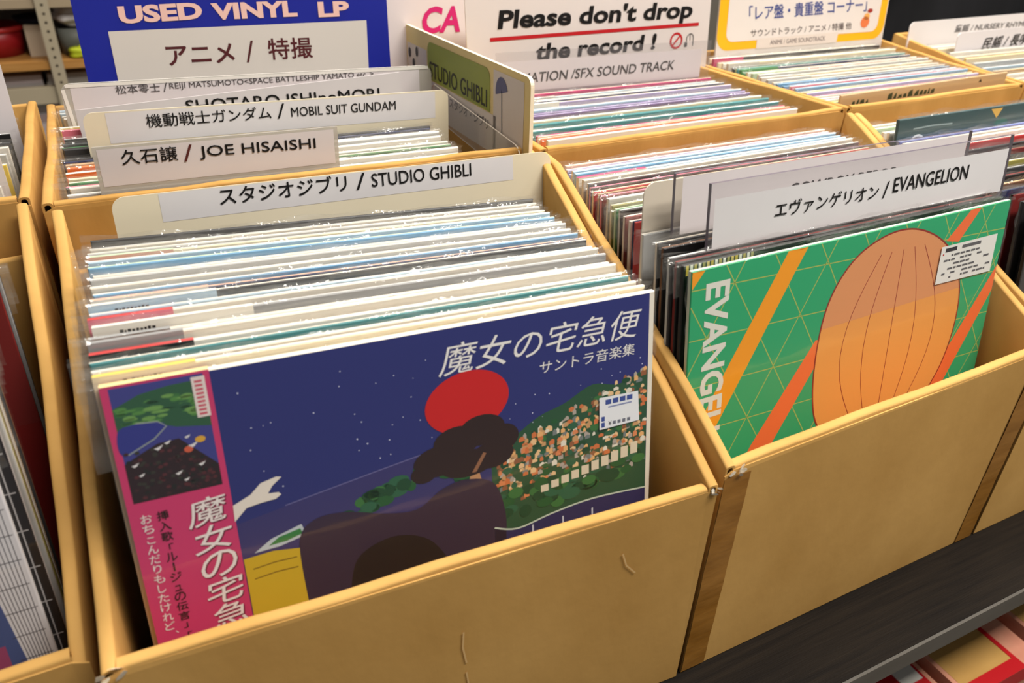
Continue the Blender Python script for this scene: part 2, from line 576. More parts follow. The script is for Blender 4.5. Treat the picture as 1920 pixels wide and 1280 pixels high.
# ------------------------------------------------------------------ records
PAL = {
    'white': (232, 226, 214), 'cream': (232, 216, 182), 'ivory': (222, 212, 196), 'pale blue': (176, 200, 216), 'sky blue': (120, 166, 200),
    'navy': (36, 46, 84), 'black': (28, 26, 28), 'charcoal': (62, 62, 64), 'grey': (150, 150, 150), 'silver grey': (190, 190, 188),
    'red': (196, 50, 50), 'dark red': (120, 32, 30), 'pink': (222, 120, 140), 'magenta': (196, 56, 110), 'orange': (226, 112, 44),
    'peach': (232, 176, 150), 'yellow': (230, 200, 90), 'olive': (150, 142, 70), 'green': (74, 140, 84), 'teal': (56, 130, 134),
    'pale green': (190, 212, 178), 'lilac': (172, 160, 196), 'purple': (96, 70, 120), 'brown': (110, 74, 50), 'tan': (196, 160, 116),
}
ORD = ('zeroth first second third fourth fifth sixth seventh eighth ninth tenth eleventh twelfth thirteenth fourteenth fifteenth sixteenth '
       'seventeenth eighteenth nineteenth twentieth').split()
def ordinal(n):
    if n <= 20: return ORD[n]
    tens = {2: 'twenty', 3: 'thirty', 4: 'forty'}[n // 10]
    return (tens[:-1] + 'ieth') if n % 10 == 0 else tens + '-' + ORD[n % 10]

RW, RH = 0.315, 0.304

def rec_frame(tl, lean, yaw, roll):
    cy_, sy_ = math.cos(yaw), math.sin(yaw)
    Rz = Matrix(((cy_, -sy_, 0), (sy_, cy_, 0), (0, 0, 1)))
    Lv = Vector((0, math.sin(lean), math.cos(lean)))
    X = Vector((1, 0, 0))
    c, s = math.cos(roll), math.sin(roll)
    U = Rz @ (c * X + s * Lv)
    V = Rz @ (c * Lv - s * X)
    return frame(Vector(tl), U, V, RH)

def frame(O, U, V, H):
    Bk = V.cross(U)
    base = O - V * H
    return Matrix(((U.x, Bk.x, V.x, base.x), (U.y, Bk.y, V.y, base.y), (U.z, Bk.z, V.z, base.z), (0, 0, 0, 1)))

def loc(H):
    return lambda u, v, n=0.0: (u, -n, H + v)

def sleeve(parent, th, seed, wob=1.0, left=0.007, right=0.004, top=0.004, depth=0.10, full=False, w=RW):
    """the clear outer sleeve: a wavy film over both faces whose rim stands proud of the jacket at the top and sides"""
    r = random.Random(seed)
    mb = MB()
    g = 0.0009 if full else 0.0005
    ph = [r.uniform(0, 6.28) for _ in range(8)]
    d = RH - 0.004 if full else depth
    nu, nv = 44, (16 if full else 5)
    for side in (0, 1):
        y = -g if side == 0 else th + g
        sg = -1 if side == 0 else 1
        def fn(a, b, y=y, sg=sg):
            u = -0.0008 + (w + 0.0016) * a
            v = -d + d * b
            e = 0.00006 * math.sin(u * 60 + ph[0]) * (1 if full else 0.4)
            return (u, y + sg * abs(e), RH + v)
        mb.grid(fn, nu, nv, FILM)
    # crinkled top rim
    for side in (0, 1):
        y = -g if side == 0 else th + g
        def fn2(a, b, y=y, side=side):
            u = -left + (w + left + right) * a
            hgt = top * (0.75 + 0.35 * math.sin(u * 43 + ph[1 + side]) + 0.25 * math.sin(u * 131 + ph[3 + side])) * wob
            wv = 0.0011 * b * (math.sin(u * 88 + ph[5]) + 0.6 * math.sin(u * 210 + ph[6])) * wob
            return (u, y + (0.0006 if side == 0 else -0.0006) * b + max(-0.001, min(0.001, wv)), RH + max(0.0006, hgt) * b)
        mb.grid(fn2, 70, 2, CRINKLE)
    # crinkled side rims
    for u0, u1 in ((-left, -0.0006), (w + 0.0006, w + right)):
        sd = 0.045 if full else 0.022
        def fn3(a, b, u0=u0, u1=u1, sd=sd):
            v = -sd + sd * b
            wv = 0.0010 * (math.sin(v * 150 + ph[7]) + 0.7 * math.sin(v * 320 + ph[2])) * wob * (1 - a if u0 < 0 else a)
            return (u0 + (u1 - u0) * a, th / 2 + wv, RH + v)
        mb.grid(fn3, 3, 40 if full else 16, CRINKLE)
    return mb.build('plastic_sleeve', parent)

def record(label, group, tl, lean, yaw, roll, th, cover, edge, obi=None, seed=0, sleeve_kw=None, art=None, w=RW, obi_art=None, right_cover=None, sticker=None):
    """one LP: jacket, optional paper strip (obi) round its left side, clear outer sleeve"""
    mat = rec_frame(tl, lean, yaw, roll)
    e = root('vinyl_record', None, label, 'record', group, mat)
    P = loc(RH)
    mb = MB()
    cm = M(cover, 0.42, 0.4) if not isinstance(cover, bpy.types.Material) else cover
    em = M(edge, 0.6, 0.3)
    ch = min(0.0007, th * 0.3)
    # jacket with softened edges: front, back, rim
    def ring(y, ins):
        return [(ins, y, ins), (w - ins, y, ins), (w - ins, y, RH - ins), (ins, y, RH - ins)]
    rings = [ring(0, ch), ring(ch, 0), ring(th - ch, 0), ring(th, ch)]
    mb.poly(rings[0], cm)
    mb.poly(rings[3][::-1], cm)
    for k in range(3):
        for i in range(4):
            j = (i + 1) % 4
            mb.poly([rings[k][i], rings[k + 1][i], rings[k + 1][j], rings[k][j]], cm if k != 1 else em)
    if right_cover:
        quad(mb, P, right_cover[0], -0.06, w - 0.001, -0.0006, 0.0001, M(right_cover[1], 0.42, 0.4))
    if art:
        art(mb, P)
    mb.build('jacket', e)
    if obi or obi_art:
        ob = MB()
        ow, oc, oe = obi[:3]
        om, oem = M(oc, 0.45, 0.4), M(oe, 0.5, 0.35)
        g = 0.00025
        x0, x1 = -g, ow
        prof = [(-g, 0.004), (-g, RH + g), (th + g, RH + g), (th + g, 0.004)]
        for k in range(3):
            (ya, za), (yb, zb) = prof[k], prof[k + 1]
            ob.poly([(x0, ya, za), (x1, ya, za), (x1, yb, zb), (x0, yb, zb)], (om, oem, om)[k])
        ob.poly([(x0, -g, 0.004), (x0, -g, RH + g), (x0, th + g, RH + g), (x0, th + g, 0.004)], om)
        if obi_art:
            obi_art(ob, P)
        ob.build('obi_strip', e)
    sl = sleeve(e, th, seed, w=w, **(sleeve_kw or {}))
    if sticker:
        sb = MB()
        sticker(sb, P)
        o = sb.build('price_sticker', sl)               # stuck on the clear sleeve
        o['label'] = 'white shop price sticker'
    return e

# ---------------- the navy album at the front of the left carton
HOUSE = [(226, 140, 90), (240, 200, 150), (214, 120, 70), (232, 226, 210), (180, 170, 160), (206, 160, 110), (120, 130, 130), (236, 182, 120), (150, 96, 64)]
def art_navy(mb, P):
    r = random.Random(3)
    q = 0.00003
    navy = M((40, 48, 118), 0.35, 0.45)
    quad(mb, P, 0.0008, -0.1560, 0.3112, -0.0008, q, navy)
    flat(mb, P, [(0.05, -0.156), (0.205, -0.156), (0.205, -0.068), (0.05, -0.0905)], 2 * q, M((56, 54, 112), 0.35, 0.45))
    stroke(mb, P, [(0.076, -0.0862), (0.13, -0.0785), (0.16, -0.0745)], 0.0006, 3 * q, M((110, 108, 160), 0.4, 0.4))
    star = M((210, 214, 240), 0.4, 0.4)
    for k in range(70):
        u, v = r.uniform(0.06, 0.31), r.uniform(-0.075, -0.012)
        if 0.165 < u < 0.306 and v > -0.042: continue
        s = r.uniform(0.00025, 0.0005)
        flat(mb, P, ell(u, v, s, s, 6), 3 * q, star)
    # hillside with trees and a crowd of little houses
    hill = spl([(0.199, -0.090), (0.215, -0.078), (0.232, -0.068), (0.250, -0.063), (0.270, -0.0545), (0.290, -0.058), (0.3110, -0.050)], False, 5)
    hill = [p for p in hill] + [(0.3110, -0.1555), (0.199, -0.1555)]
    flat(mb, P, hill, 3 * q, M((40, 84, 58), 0.4, 0.4))
    greens = [M(c, 0.45, 0.35) for c in ((34, 92, 52), (26, 74, 48), (58, 116, 62), (44, 100, 72))]
    def top_at(u):
        return -0.088 + (u - 0.199) * 0.34
    for k in range(620):
        u = r.uniform(0.201, 0.3080)
        v = r.uniform(-0.128, top_at(u))
        if v < -0.118 + (u - 0.2) * 0.12 and r.random() < 0.8: continue
        w_, h_ = r.uniform(0.0020, 0.0046), r.uniform(0.0016, 0.0034)
        n = (4 + (k % 12) * 0.3) * q
        if r.random() < 0.16:
            flat(mb, P, ell(u, v, w_ * 0.9, h_ * 0.9, 8), n, greens[k % 4])
        else:
            c = M(HOUSE[r.randrange(len(HOUSE))], 0.45, 0.35)
            u1 = min(0.3110, u + w_)
            flat(mb, P, [(u, v), (u1, v + 0.0004), (u1, v + h_), (u + w_ * 0.5 if u + w_ * 0.5 < 0.3110 else u1, v + h_ * 1.45), (u, v + h_)], n, c)
    for k in range(46):
        u = r.uniform(0.206, 0.306)
        v = r.uniform(-0.136, -0.118) + (u - 0.2) * 0.10
        flat(mb, P, ell(u, v, min(r.uniform(0.004, 0.008), 0.3110 - u), r.uniform(0.003, 0.005), 10), (9 + k % 5) * q, greens[k % 4])
    for k in range(10):
        u = 0.232 + k * 0.0074
        quad(mb, P, u, -0.1215 + k * 0.0012, min(0.3110, u + 0.0055), -0.1165 + k * 0.0016, 15 * q, M((226, 214, 190), 0.45, 0.35))
    # shore and water below the hill
    flat(mb, P, spl([(0.199, -0.138), (0.215, -0.143), (0.240, -0.139), (0.270, -0.1365), (0.3110, -0.139)], False, 5) + [(0.3110, -0.156), (0.199, -0.156)], 15 * q, M((38, 40, 92), 0.35, 0.45))
    stroke(mb, P, spl([(0.199, -0.138), (0.215, -0.143), (0.240, -0.139), (0.270, -0.1365), (0.3110, -0.139)], False, 5), 0.0012, 16 * q, M((200, 214, 200), 0.4, 0.4))
    for k in range(3):
        quad(mb, P, 0.225 + k * 0.022, -0.152, 0.2262 + k * 0.022, -0.1435, 16 * q, M((200, 205, 220), 0.4, 0.4))
    # leafy mound at the left of the hill
    for k in range(60):
        t = r.random()
        u = 0.108 + 0.075 * t
        v = -0.104 + 0.016 * math.sin(t * math.pi * 0.75) + r.uniform(-0.006, 0.004)
        flat(mb, P, ell(u, v, r.uniform(0.003, 0.007), r.uniform(0.0025, 0.004), 10), (5 + k % 7) * q, greens[k % 4])
    # plain red sun, dark tree and rolling dusk hills
    flat(mb, P, ell(0.186, -0.0480, 0.0265, 0.0195, 44, rot=0.1), 9 * q, M((206, 26, 30), 0.4, 0.4))
    dk = M((44, 26, 28), 0.42, 0.4)
    for k, (cu, cv, ru, rv) in enumerate(((0.166, -0.082, 0.016, 0.010), (0.178, -0.072, 0.015, 0.010), (0.194, -0.068, 0.015, 0.010), (0.207, -0.076, 0.011, 0.009), (0.200, -0.086, 0.014, 0.009), (0.184, -0.088, 0.018, 0.009), (0.156, -0.088, 0.008, 0.006))):
        flat(mb, P, ell(cu, cv, ru, rv, 22), (11 + 0.2 * k) * q, dk)
    flat(mb, P, [(0.178, -0.122), (0.1835, -0.106), (0.185, -0.094), (0.1905, -0.094), (0.193, -0.106), (0.200, -0.122)], 10.5 * q, M((196, 146, 104), 0.45, 0.35))
    flat(mb, P, [(0.186, -0.095), (0.189, -0.095), (0.196, -0.084), (0.194, -0.083)], 13 * q, M((150, 104, 76), 0.45, 0.35))
    flat(mb, P, spl([(0.081, -0.156), (0.0805, -0.112), (0.090, -0.0995), (0.108, -0.0995), (0.130, -0.107), (0.150, -0.110), (0.166, -0.101), (0.182, -0.0985), (0.200, -0.106), (0.207, -0.130), (0.206, -0.156)], False, 6), 15 * q, M((50, 36, 62), 0.42, 0.4))
    flat(mb, P, spl([(0.105, -0.156), (0.112, -0.132), (0.134, -0.124), (0.156, -0.133), (0.170, -0.156)], False, 6), 16 * q, M((26, 16, 22), 0.42, 0.4))
    # yellow field and a pale sandbank
    flat(mb, P, [(0.0500, -0.156), (0.0500, -0.1128), (0.066, -0.1122), (0.0815, -0.1150), (0.0835, -0.130), (0.0810, -0.156)], 14 * q, M((208, 176, 44), 0.42, 0.4))
    for v in (-0.1195, -0.1260):
        stroke(mb, P, [(0.054, v - 0.001), (0.066, v), (0.078, v - 0.0005)], 0.0007, 15 * q, M((120, 92, 30), 0.45, 0.35))
    flat(mb, P, [(0.0560, -0.1108), (0.066, -0.1045), (0.083, -0.1000), (0.085, -0.1075), (0.070, -0.1105)], 8 * q, M((196, 206, 214), 0.42, 0.4))
    flat(mb, P, [(0.0640, -0.1085), (0.070, -0.1046), (0.082, -0.1025), (0.083, -0.1060), (0.074, -0.1082)], 9 * q, M((52, 130, 70), 0.42, 0.4))
    # white bird
    white = M((236, 228, 218), 0.42, 0.4)
    flat(mb, P, [(0.0490, -0.0885), (0.0495, -0.0785), (0.0590, -0.0745), (0.0650, -0.0690), (0.0735, -0.0672), (0.0763, -0.0680), (0.0708, -0.0722), (0.0680, -0.0762),
                 (0.0735, -0.0768), (0.0748, -0.0785), (0.0715, -0.0805), (0.0640, -0.0808), (0.0560, -0.0818)], 16 * q, white)
    # title
    tw = M((240, 238, 236), 0.4, 0.4)
    text(mb, P, '魔女の宅急便', 0.1690, -0.0292, 0.1320, 0.0192, 8 * q, tw, 0.0, 0.28, 0.008)
    text(mb, P, 'サントラ音楽集', 0.2330, -0.0402, 0.0675, 0.0082, 8 * q, tw, 0.0, 0.10, 0.0)

def sticker_navy(mb, P):
    q = 0.00006
    # price sticker
    st = M((226, 230, 236), 0.45, 0.4)
    flat(mb, P, [(0.2747, -0.0872), (0.3047, -0.0866), (0.3035, -0.0655), (0.2745, -0.0646)], 18 * q, st)
    blue = M((66, 84, 150), 0.5, 0.3)
    for k in range(4):
        quad(mb, P, 0.2790 + k * 0.0053, -0.0702, 0.2832 + k * 0.0053, -0.0668, 19 * q, blue)
    quad(mb, P, 0.2810, -0.0727, 0.2985, -0.0717, 19 * q, M((130, 140, 180), 0.5, 0.3))
    quad(mb, P, 0.2760, -0.0815, 0.2785, -0.0782, 19 * q, blue)
    quad(mb, P, 0.2760, -0.0858, 0.2785, -0.0824, 19 * q, blue)
    text(mb, P, '¥', 0.2812, -0.0854, 0.0024, 0.0032, 19 * q, M((60, 60, 70), 0.5, 0.3))
    for k in range(4):
        quad(mb, P, 0.2845 + k * 0.0036, -0.0852, 0.2868 + k * 0.0036, -0.0828, 19 * q, M((110, 114, 128), 0.5, 0.3))

PINK = (206, 58, 112)
def art_obi(mb, P):
    g = 0.00025
    q = 0.000025
    n0 = g
    r = random.Random(8)
    quad(mb, P, 0.0034, -0.0643, 0.0464, -0.0012, n0 + q, M((62, 66, 140), 0.4, 0.4))
    gs = [M(c, 0.45, 0.35) for c in ((62, 116, 66), (84, 140, 72), (46, 92, 66), (110, 158, 86))]
    flat(mb, P, [(0.0034, -0.012), (0.016, -0.0065), (0.030, -0.0045), (0.0464, -0.0040), (0.0464, -0.030), (0.030, -0.027), (0.018, -0.022), (0.0034, -0.024)], n0 + 2 * q, gs[2])
    for k in range(60):
        u, t = r.uniform(0.006, 0.043), r.random()
        v = -0.010 - 0.014 * t + (u - 0.02) * 0.06
        flat(mb, P, ell(u, v, min(r.uniform(0.002, 0.005), 0.0462 - u), r.uniform(0.0006, 0.0016), 8), n0 + (3 + k % 4 * 0.3) * q, gs[k % 4])
    flat(mb, P, spl([(0.0036, -0.024), (0.012, -0.0215), (0.022, -0.0225), (0.0250, -0.0255), (0.018, -0.031), (0.0036, -0.037)], True, 5), n0 + 5 * q, M((48, 56, 140), 0.4, 0.4))
    stroke(mb, P, [(0.012, -0.0213), (0.022, -0.0222), (0.0255, -0.0255), (0.019, -0.0312), (0.006, -0.0372)], 0.0007, n0 + 6 * q, M((150, 160, 160), 0.4, 0.4))
    flat(mb, P, [(0.0034, -0.0643), (0.0034, -0.042), (0.010, -0.0385), (0.020, -0.034), (0.030, -0.0335), (0.034, -0.038), (0.0464, -0.052), (0.0464, -0.0643)], n0 + 6 * q, M((44, 30, 38), 0.45, 0.35))
    for k in range(110):
        u = r.uniform(0.005, 0.044)
        v = r.uniform(-0.0635, -0.036 - max(0, u - 0.03) * 1.1)
        flat(mb, P, ell(u, max(-0.0628, v), 0.0013, 0.0010, 6), n0 + (7 + k % 3 * 0.3) * q, M([(62, 36, 44), (30, 34, 36), (52, 52, 48), (84, 40, 48)][k % 4], 0.45, 0.35))
    for u, v, s in ((0.020, -0.0365, 1.2), (0.0245, -0.0345, 0.9), (0.036, -0.0385, 1.4), (0.008, -0.0435, 1), (0.010, -0.0495, 0.8), (0.027, -0.0525, 1), (0.030, -0.057, 0.8), (0.0385, -0.0500, 1), (0.0340, -0.0335, 0.8)):
        flat(mb, P, [(u - 0.0018 * s, v), (u, v + 0.0005), (u + 0.0020 * s, v + 0.0012 * s), (u + 0.0006, v - 0.0006 * s), (u - 0.0006, v - 0.0011 * s)], n0 + 9 * q, M((226, 224, 226), 0.45, 0.35))
    flat(mb, P, ell(0.0398, -0.0362, 0.0026, 0.0018, 12), n0 + 9 * q, M((222, 170, 60), 0.45, 0.35))
    flat(mb, P, ell(0.0335, -0.0405, 0.0022, 0.0018, 12), n0 + 9 * q, M((210, 96, 70), 0.45, 0.35))
    # little white tag with pink lettering
    quad(mb, P, 0.0405, -0.0245, 0.0470, -0.0024, n0 + 10 * q, M((232, 220, 216), 0.45, 0.35))
    pk = M((206, 90, 110), 0.5, 0.3)
    for k in range(9):
        quad(mb, P, 0.0418, -0.0232 + k * 0.0022, 0.0455, -0.0220 + k * 0.0022, n0 + 11 * q, pk)
    # vertical lettering
    wh = M((240, 232, 230), 0.45, 0.35)
    sh_ = M((110, 30, 60), 0.5, 0.3)
    for k, c in enumerate('魔女の宅急便'):
        v = -0.0866 - k * 0.0168
        u = 0.0262 + k * 0.0005
        for dn, du, mm in ((12, 0.0006, sh_), (13, 0.0, wh)):
            text(mb, P, c, u + du, v - du, 0.0188, 0.0160, n0 + dn * q, mm, 0.004, 0.12, 0.10)
    for k, c in enumerate('挿入歌「ルージュの伝言」「や'):
        ch = {'「': '﹁', '」': '﹂', 'ー': '︱'}.get(c, c)
        v = -0.0770 - k * 0.0063
        if c in '「」':
            text(mb, P, 'ㄱ' if False else c, 0.0140 + (0.0012 if c == '「' else 0), v + 0.001, 0.0022, 0.0034, n0 + 12 * q, INK, 0.005)
        elif c == 'ー':
            quad(mb, P, 0.0151, v, 0.0159, v + 0.0052, n0 + 12 * q, INK)
        else:
            small = c in 'ュ'
            text(mb, P, c, 0.0126 + (0.0010 if small else 0), v, 0.0036 if small else 0.0056, 0.0036 if small else 0.0054, n0 + 12 * q, INK, 0.008)
    for k, c in enumerate('おちこんだりもしたけれど、'):
        v = -0.0768 - k * 0.0061
        if c == '、':
            text(mb, P, c, 0.0095, v + 0.003, 0.0014, 0.0016, n0 + 12 * q, wh, 0.006)
        else:
            text(mb, P, c, 0.0048 if c not in 'しりこ' else 0.0056, v, 0.0052 if c not in 'しりこ' else 0.0038, 0.0051 if c != 'こ' else 0.0038, n0 + 12 * q, wh, 0.006)

GA = 'LPs in the carton with the navy album'
record('front LP with navy blue cover, white slanted title and pink paper strip', GA, (-0.3361, 0.0814, 0.1190), 0.2097, -0.0353, -0.0194,
       0.0045, (236, 230, 216), (236, 230, 216), (0.0495, PINK, (236, 214, 150)), seed=1, sleeve_kw=dict(full=True, left=0.0095, right=0.003, top=0.003), art=art_navy, obi_art=art_obi, sticker=sticker_navy)

def lerp(a, b, t):
    return a + (b - a) * t

def stack(specs, front, back, ts, group, where, seed, first=1, jit=0.0012, sleeve_kw=None, xoff=None):
    """front/back: (x, y, z, lean, yaw, roll) of the first and last record's top left corner"""
    r = random.Random(seed)
    def marks(mb, P):
        rr = random.Random(seed)
        u = 0.013
        while u < 0.031:
            w_ = rr.uniform(0.0008, 0.0018)
            quad(mb, P, u, -0.0046, u + w_, -0.0046 + rr.uniform(0.0012, 0.0018), 0.0004, INK)
            u += w_ + 0.0006
    for i, (t, sp) in enumerate(zip(ts, specs)):
        g = [lerp(front[k], back[k], t) for k in range(6)]
        g[0] += r.uniform(-jit, jit) * 1.5
        g[2] += r.uniform(-jit, jit) * 1.3
        g[5] += r.uniform(-0.003, 0.003)
        if xoff: g[0] += xoff.get(i, 0.0)
        cov, edge, obi = sp[0], sp[1], sp[2] if len(sp) > 2 else None
        th = sp[3] if len(sp) > 3 else 0.0038
        oarg = None
        lab = 'LP with %s jacket' % cov
        if obi:
            oarg = (obi[1], PAL[obi[0]], PAL[obi[2] if len(obi) > 2 else obi[0]])
            lab = 'LP with %s jacket, %s strip' % (cov, obi[0])
        lab += ', %s %s' % (ordinal(i + first), where)
        kw = dict(left=r.uniform(0.004, 0.0095), right=r.uniform(0.002, 0.005), top=r.uniform(0.002, 0.0045))
        kw.update(sleeve_kw or {})
        record(lab, group, g[:3], g[3], g[4], g[5], th, PAL[cov], PAL[edge], oarg, seed=seed * 100 + i, sleeve_kw=kw, obi_art=marks if obi and obi[0] in ('cream', 'white', 'pale blue') and seed == 2 else None)

specA = [
    ('cream', 'white', ('cream', 0.047, 'yellow')), ('ivory', 'white'), ('teal', 'ivory', None, 0.0030), ('white', 'white', ('black', 0.050, 'red')),
    ('ivory', 'white', ('grey', 0.046)), ('white', 'ivory', ('brown', 0.040, 'grey')), ('grey', 'silver grey', ('white', 0.083)),
    ('ivory', 'white', ('pink', 0.043, 'red')), ('pale blue', 'white'), ('charcoal', 'ivory', ('pale blue', 0.068, 'white')),
    ('navy', 'peach', ('white', 0.063, 'peach')), ('sky blue', 'white'), ('ivory', 'white'), ('silver grey', 'white', None, 0.003), ('white', 'ivory'),
    ('sky blue', 'pale green'), ('pale blue', 'white', None), ('cream', 'silver grey', ('peach', 0.050, 'pale green')), ('silver grey', 'white'),
    ('ivory', 'silver grey'), ('charcoal', 'black', None, 0.003)]
nA = len(specA)
stack(specA, (-0.3400, 0.0895, 0.1190, 0.206, -0.037, -0.0194), (-0.3330, 0.262, 0.1180, 0.165, -0.075, -0.020), [i / (nA - 1) for i in range(nA)],
      GA, 'behind the navy album', 2)

# ---------------- the green album
def art_green(mb, P):
    q = 0.00003
    green = M((44, 172, 116), 0.38, 0.42)
    U0, V0, U1, V1 = 0.0006, -0.2, 0.3144, -0.0006
    quad(mb, P, U0, V0, U1, V1, q, green)
    ln = M((176, 190, 96), 0.42, 0.4)
    for k in range(-8, 14):
        s = 0.0420
        for d in ((1.0, -0.03), (0.5, -0.866), (-0.5, -0.866)):
            if d[1] == -0.03:
                p = (0.0, -0.0135 - 0.0364 * k)
            else:
                p = (0.0363 + s * k, -0.0142)
            seg = clip_line(p, d, U0, V0, U1, V1)
            if seg:
                stroke(mb, P, seg, 0.0008, 2 * q, ln)
    og = M((252, 164, 34), 0.4, 0.4)
    rd = M((248, 118, 62), 0.4, 0.4)
    flat(mb, P, [(0.0820, V1), (0.1000, V1), (0.0900, -0.0170), (0.0730, -0.0160)], 3 * q, og)
    flat(mb, P, [(0.0730, -0.0160), (0.0900, -0.0170), (0.0524, -0.0825), (0.0353, -0.0775)], 3 * q, og)
    flat(mb, P, [(0.0353, -0.0775), (0.0524, -0.0825), (0.0200, -0.1380), (0.0030, -0.1340)], 3 * q, og)
    flat(mb, P, [(U0, -0.0006), (0.0110, -0.0006), (0.0006, -0.0130)], 3 * q, og)
    flat(mb, P, [(0.1180, -0.0760), (0.1330, -0.0790), (0.0876, -0.1500), (0.0642, -0.1494)], 3 * q, rd)
    flat(mb, P, [(0.0642, -0.1494), (0.0876, -0.1500), (0.057, -0.1995), (0.034, -0.1995)], 3 * q, rd)
    flat(mb, P, [(0.2680, V1), (0.2800, V1), (0.2600, -0.0250), (0.2450, -0.0220)], 3 * q, rd)
    flat(mb, P, [(0.3144, -0.0540), (0.3144, -0.0760), (0.2800, -0.1400), (0.2580, -0.1400)], 3 * q, rd)
    flat(mb, P, [(0.2800, -0.1400), (0.2580, -0.1400), (0.226, -0.1990), (0.248, -0.1990)], 3 * q, rd)
    # large plain gourd shape, two tones, with a dark red outline and a few ribs
    out = spl([(0.1220, -0.1250), (0.1205, -0.0800), (0.1280, -0.0440), (0.1480, -0.0180), (0.1780, -0.0055), (0.2080, -0.0060), (0.2380, -0.0190), (0.2600, -0.0400),
               (0.2730, -0.0700), (0.2740, -0.1050), (0.2640, -0.1400), (0.2400, -0.1690), (0.2000, -0.1830), (0.1600, -0.1760), (0.1330, -0.1560)], True, 7)
    flat(mb, P, out, 4 * q, M((242, 166, 84), 0.4, 0.4))
    up = [p for p in out if p[1] > -0.0690]
    up.sort(key=lambda p: math.atan2(p[1] + 0.0690, p[0] - 0.198))
    flat(mb, P, up, 5 * q, M((228, 156, 104), 0.4, 0.4))
    dr = M((150, 46, 38), 0.45, 0.35)
    stroke(mb, P, out + out[:1], 0.0013, 6 * q, dr)
    for a, wv in ((-0.052, 0.9), (-0.028, 0.75), (0.0, 0.7), (0.026, 0.75), (0.050, 0.9)):
        pts = [(0.198 + a * (0.45 + 0.55 * math.sin(math.pi * t)), -0.020 - 0.150 * t) for t in [i / 14 for i in range(15)]]
        stroke(mb, P, pts, 0.0006, 6 * q, dr)
    text(mb, P, 'EVANGELION', 0.0120, -0.1686, 0.0205, 0.1580, 7 * q, M((232, 232, 222), 0.42, 0.4), 0.03, down=True)

def sticker_green(mb, P):
    q = 0.00012
    # shop sticker
    flat(mb, P, [(0.2396, -0.0566), (0.3050, -0.0574), (0.3050, -0.0256), (0.2402, -0.0258)], 9 * q, M((224, 224, 220), 0.5, 0.35))
    tx = M((96, 96, 100), 0.55, 0.3)
    r = random.Random(2)
    quad(mb, P, 0.2450, -0.0310, 0.2580, -0.0278, 10 * q, M((60, 60, 66), 0.55, 0.3))
    quad(mb, P, 0.2640, -0.0306, 0.2860, -0.0280, 10 * q, tx)
    flat(mb, P, ell(0.2432, -0.0325, 0.0008, 0.0008, 8), 10 * q, M((190, 50, 50), 0.5, 0.3))
    for k in range(6):
        u = 0.2450
        v = -0.0352 - k * 0.0037
        while u < 0.298:
            w_ = r.uniform(0.002, 0.007)
            if r.random() < (0.9 - 0.08 * k if u < 0.28 else 0.5):
                quad(mb, P, u, v, min(0.302, u + w_), v + 0.0016, 10 * q, tx)
            u += w_ + 0.001

GB = 'LPs in the carton with the green album'
record('front LP with green triangle-lined cover and slanted orange bars', GB, (0.0105, 0.0740, 0.1174), 0.1489, -0.0085, 0.0143, 0.0042, (36, 158, 104), (200, 206, 190),
       seed=77, sleeve_kw=dict(full=True, left=0.002, right=0.004, top=0.003), art=art_green, sticker=sticker_green)
def art_bars(mb, P):
    cols = [(206, 180, 70), (236, 232, 222), (188, 170, 90), (240, 236, 228), (170, 160, 96), (224, 196, 120)]
    for k in range(17):
        quad(mb, P, 0.002 + k * 0.0034, -0.0075, 0.0042 + k * 0.0034, -0.0004, 0.00015, M(cols[k % 6], 0.45, 0.35))
record('black LP edged by a row of yellow and white bars behind the green album', GB, (0.0095, 0.0818, 0.1185), 0.149, -0.008, 0.012, 0.0036, (30, 28, 30), (44, 42, 44), seed=78, art=art_bars)
frB, bkB = (0.0105, 0.0892, 0.1180, 0.148, -0.008, 0.008), (0.0480, 0.301, 0.1100, 0.075, 0.010, 0.0)
def tB(y): return (y - frB[1]) / (bkB[1] - frB[1])
specB = [('black', 'dark red'), ('charcoal', 'silver grey'), ('black', 'brown'), ('charcoal', 'ivory'), ('silver grey', 'white'), ('red', 'navy'), ('white', 'white'), ('dark red', 'ivory'), ('black', 'silver grey'), ('green', 'pale green'),
         ('olive', 'cream'), ('silver grey', 'white'), ('dark red', 'pink'), ('brown', 'tan'), ('red', 'cream'), ('black', 'pink'), ('charcoal', 'ivory'), ('ivory', 'white'), ('pale blue', 'white', ('white', 0.07, 'magenta')),
         ('sky blue', 'pale blue'), ('pale blue', 'white'), ('lilac', 'white'), ('peach', 'ivory')]
yB = [0.0880, 0.0935, 0.1115, 0.1190, 0.1405, 0.1580] + [0.1655 + k * (0.301 - 0.1655) / 16 for k in range(17)]
stack(specB, frB, bkB, [tB(y) for y in yB], GB, 'behind the green album', 3, first=2, xoff={0: 0.0, 1: -0.002})

# ---------------- records of the other cartons
pal_mix = ['white', 'ivory', 'pale blue', 'silver grey', 'cream', 'black', 'charcoal', 'red', 'orange', 'teal', 'navy', 'pink', 'lilac', 'green', 'yellow', 'sky blue', 'peach', 'magenta']
wts = [7, 6, 3, 4, 4, 2, 2, 1, 1, 1, 1, 1, 1, 1, 1, 2, 2, 1]
def mix(n, seed, over=None, light=True):
    r = random.Random(seed)
    out = []
    for i in range(n):
        c = r.choices(pal_mix, wts)[0]
        e = r.choice(['white', 'white', 'ivory', 'cream', 'silver grey']) if light or r.random() < 0.6 else c
        ob = None
        if r.random() < 0.35:
            oc = r.choices(pal_mix, wts)[0]
            ob = (oc, r.uniform(0.045, 0.09), r.choice([oc, 'white']))
        out.append((c, e, ob, r.uniform(0.0030, 0.0040)))
    for k, v in (over or {}).items():
        out[k] = v
    return out

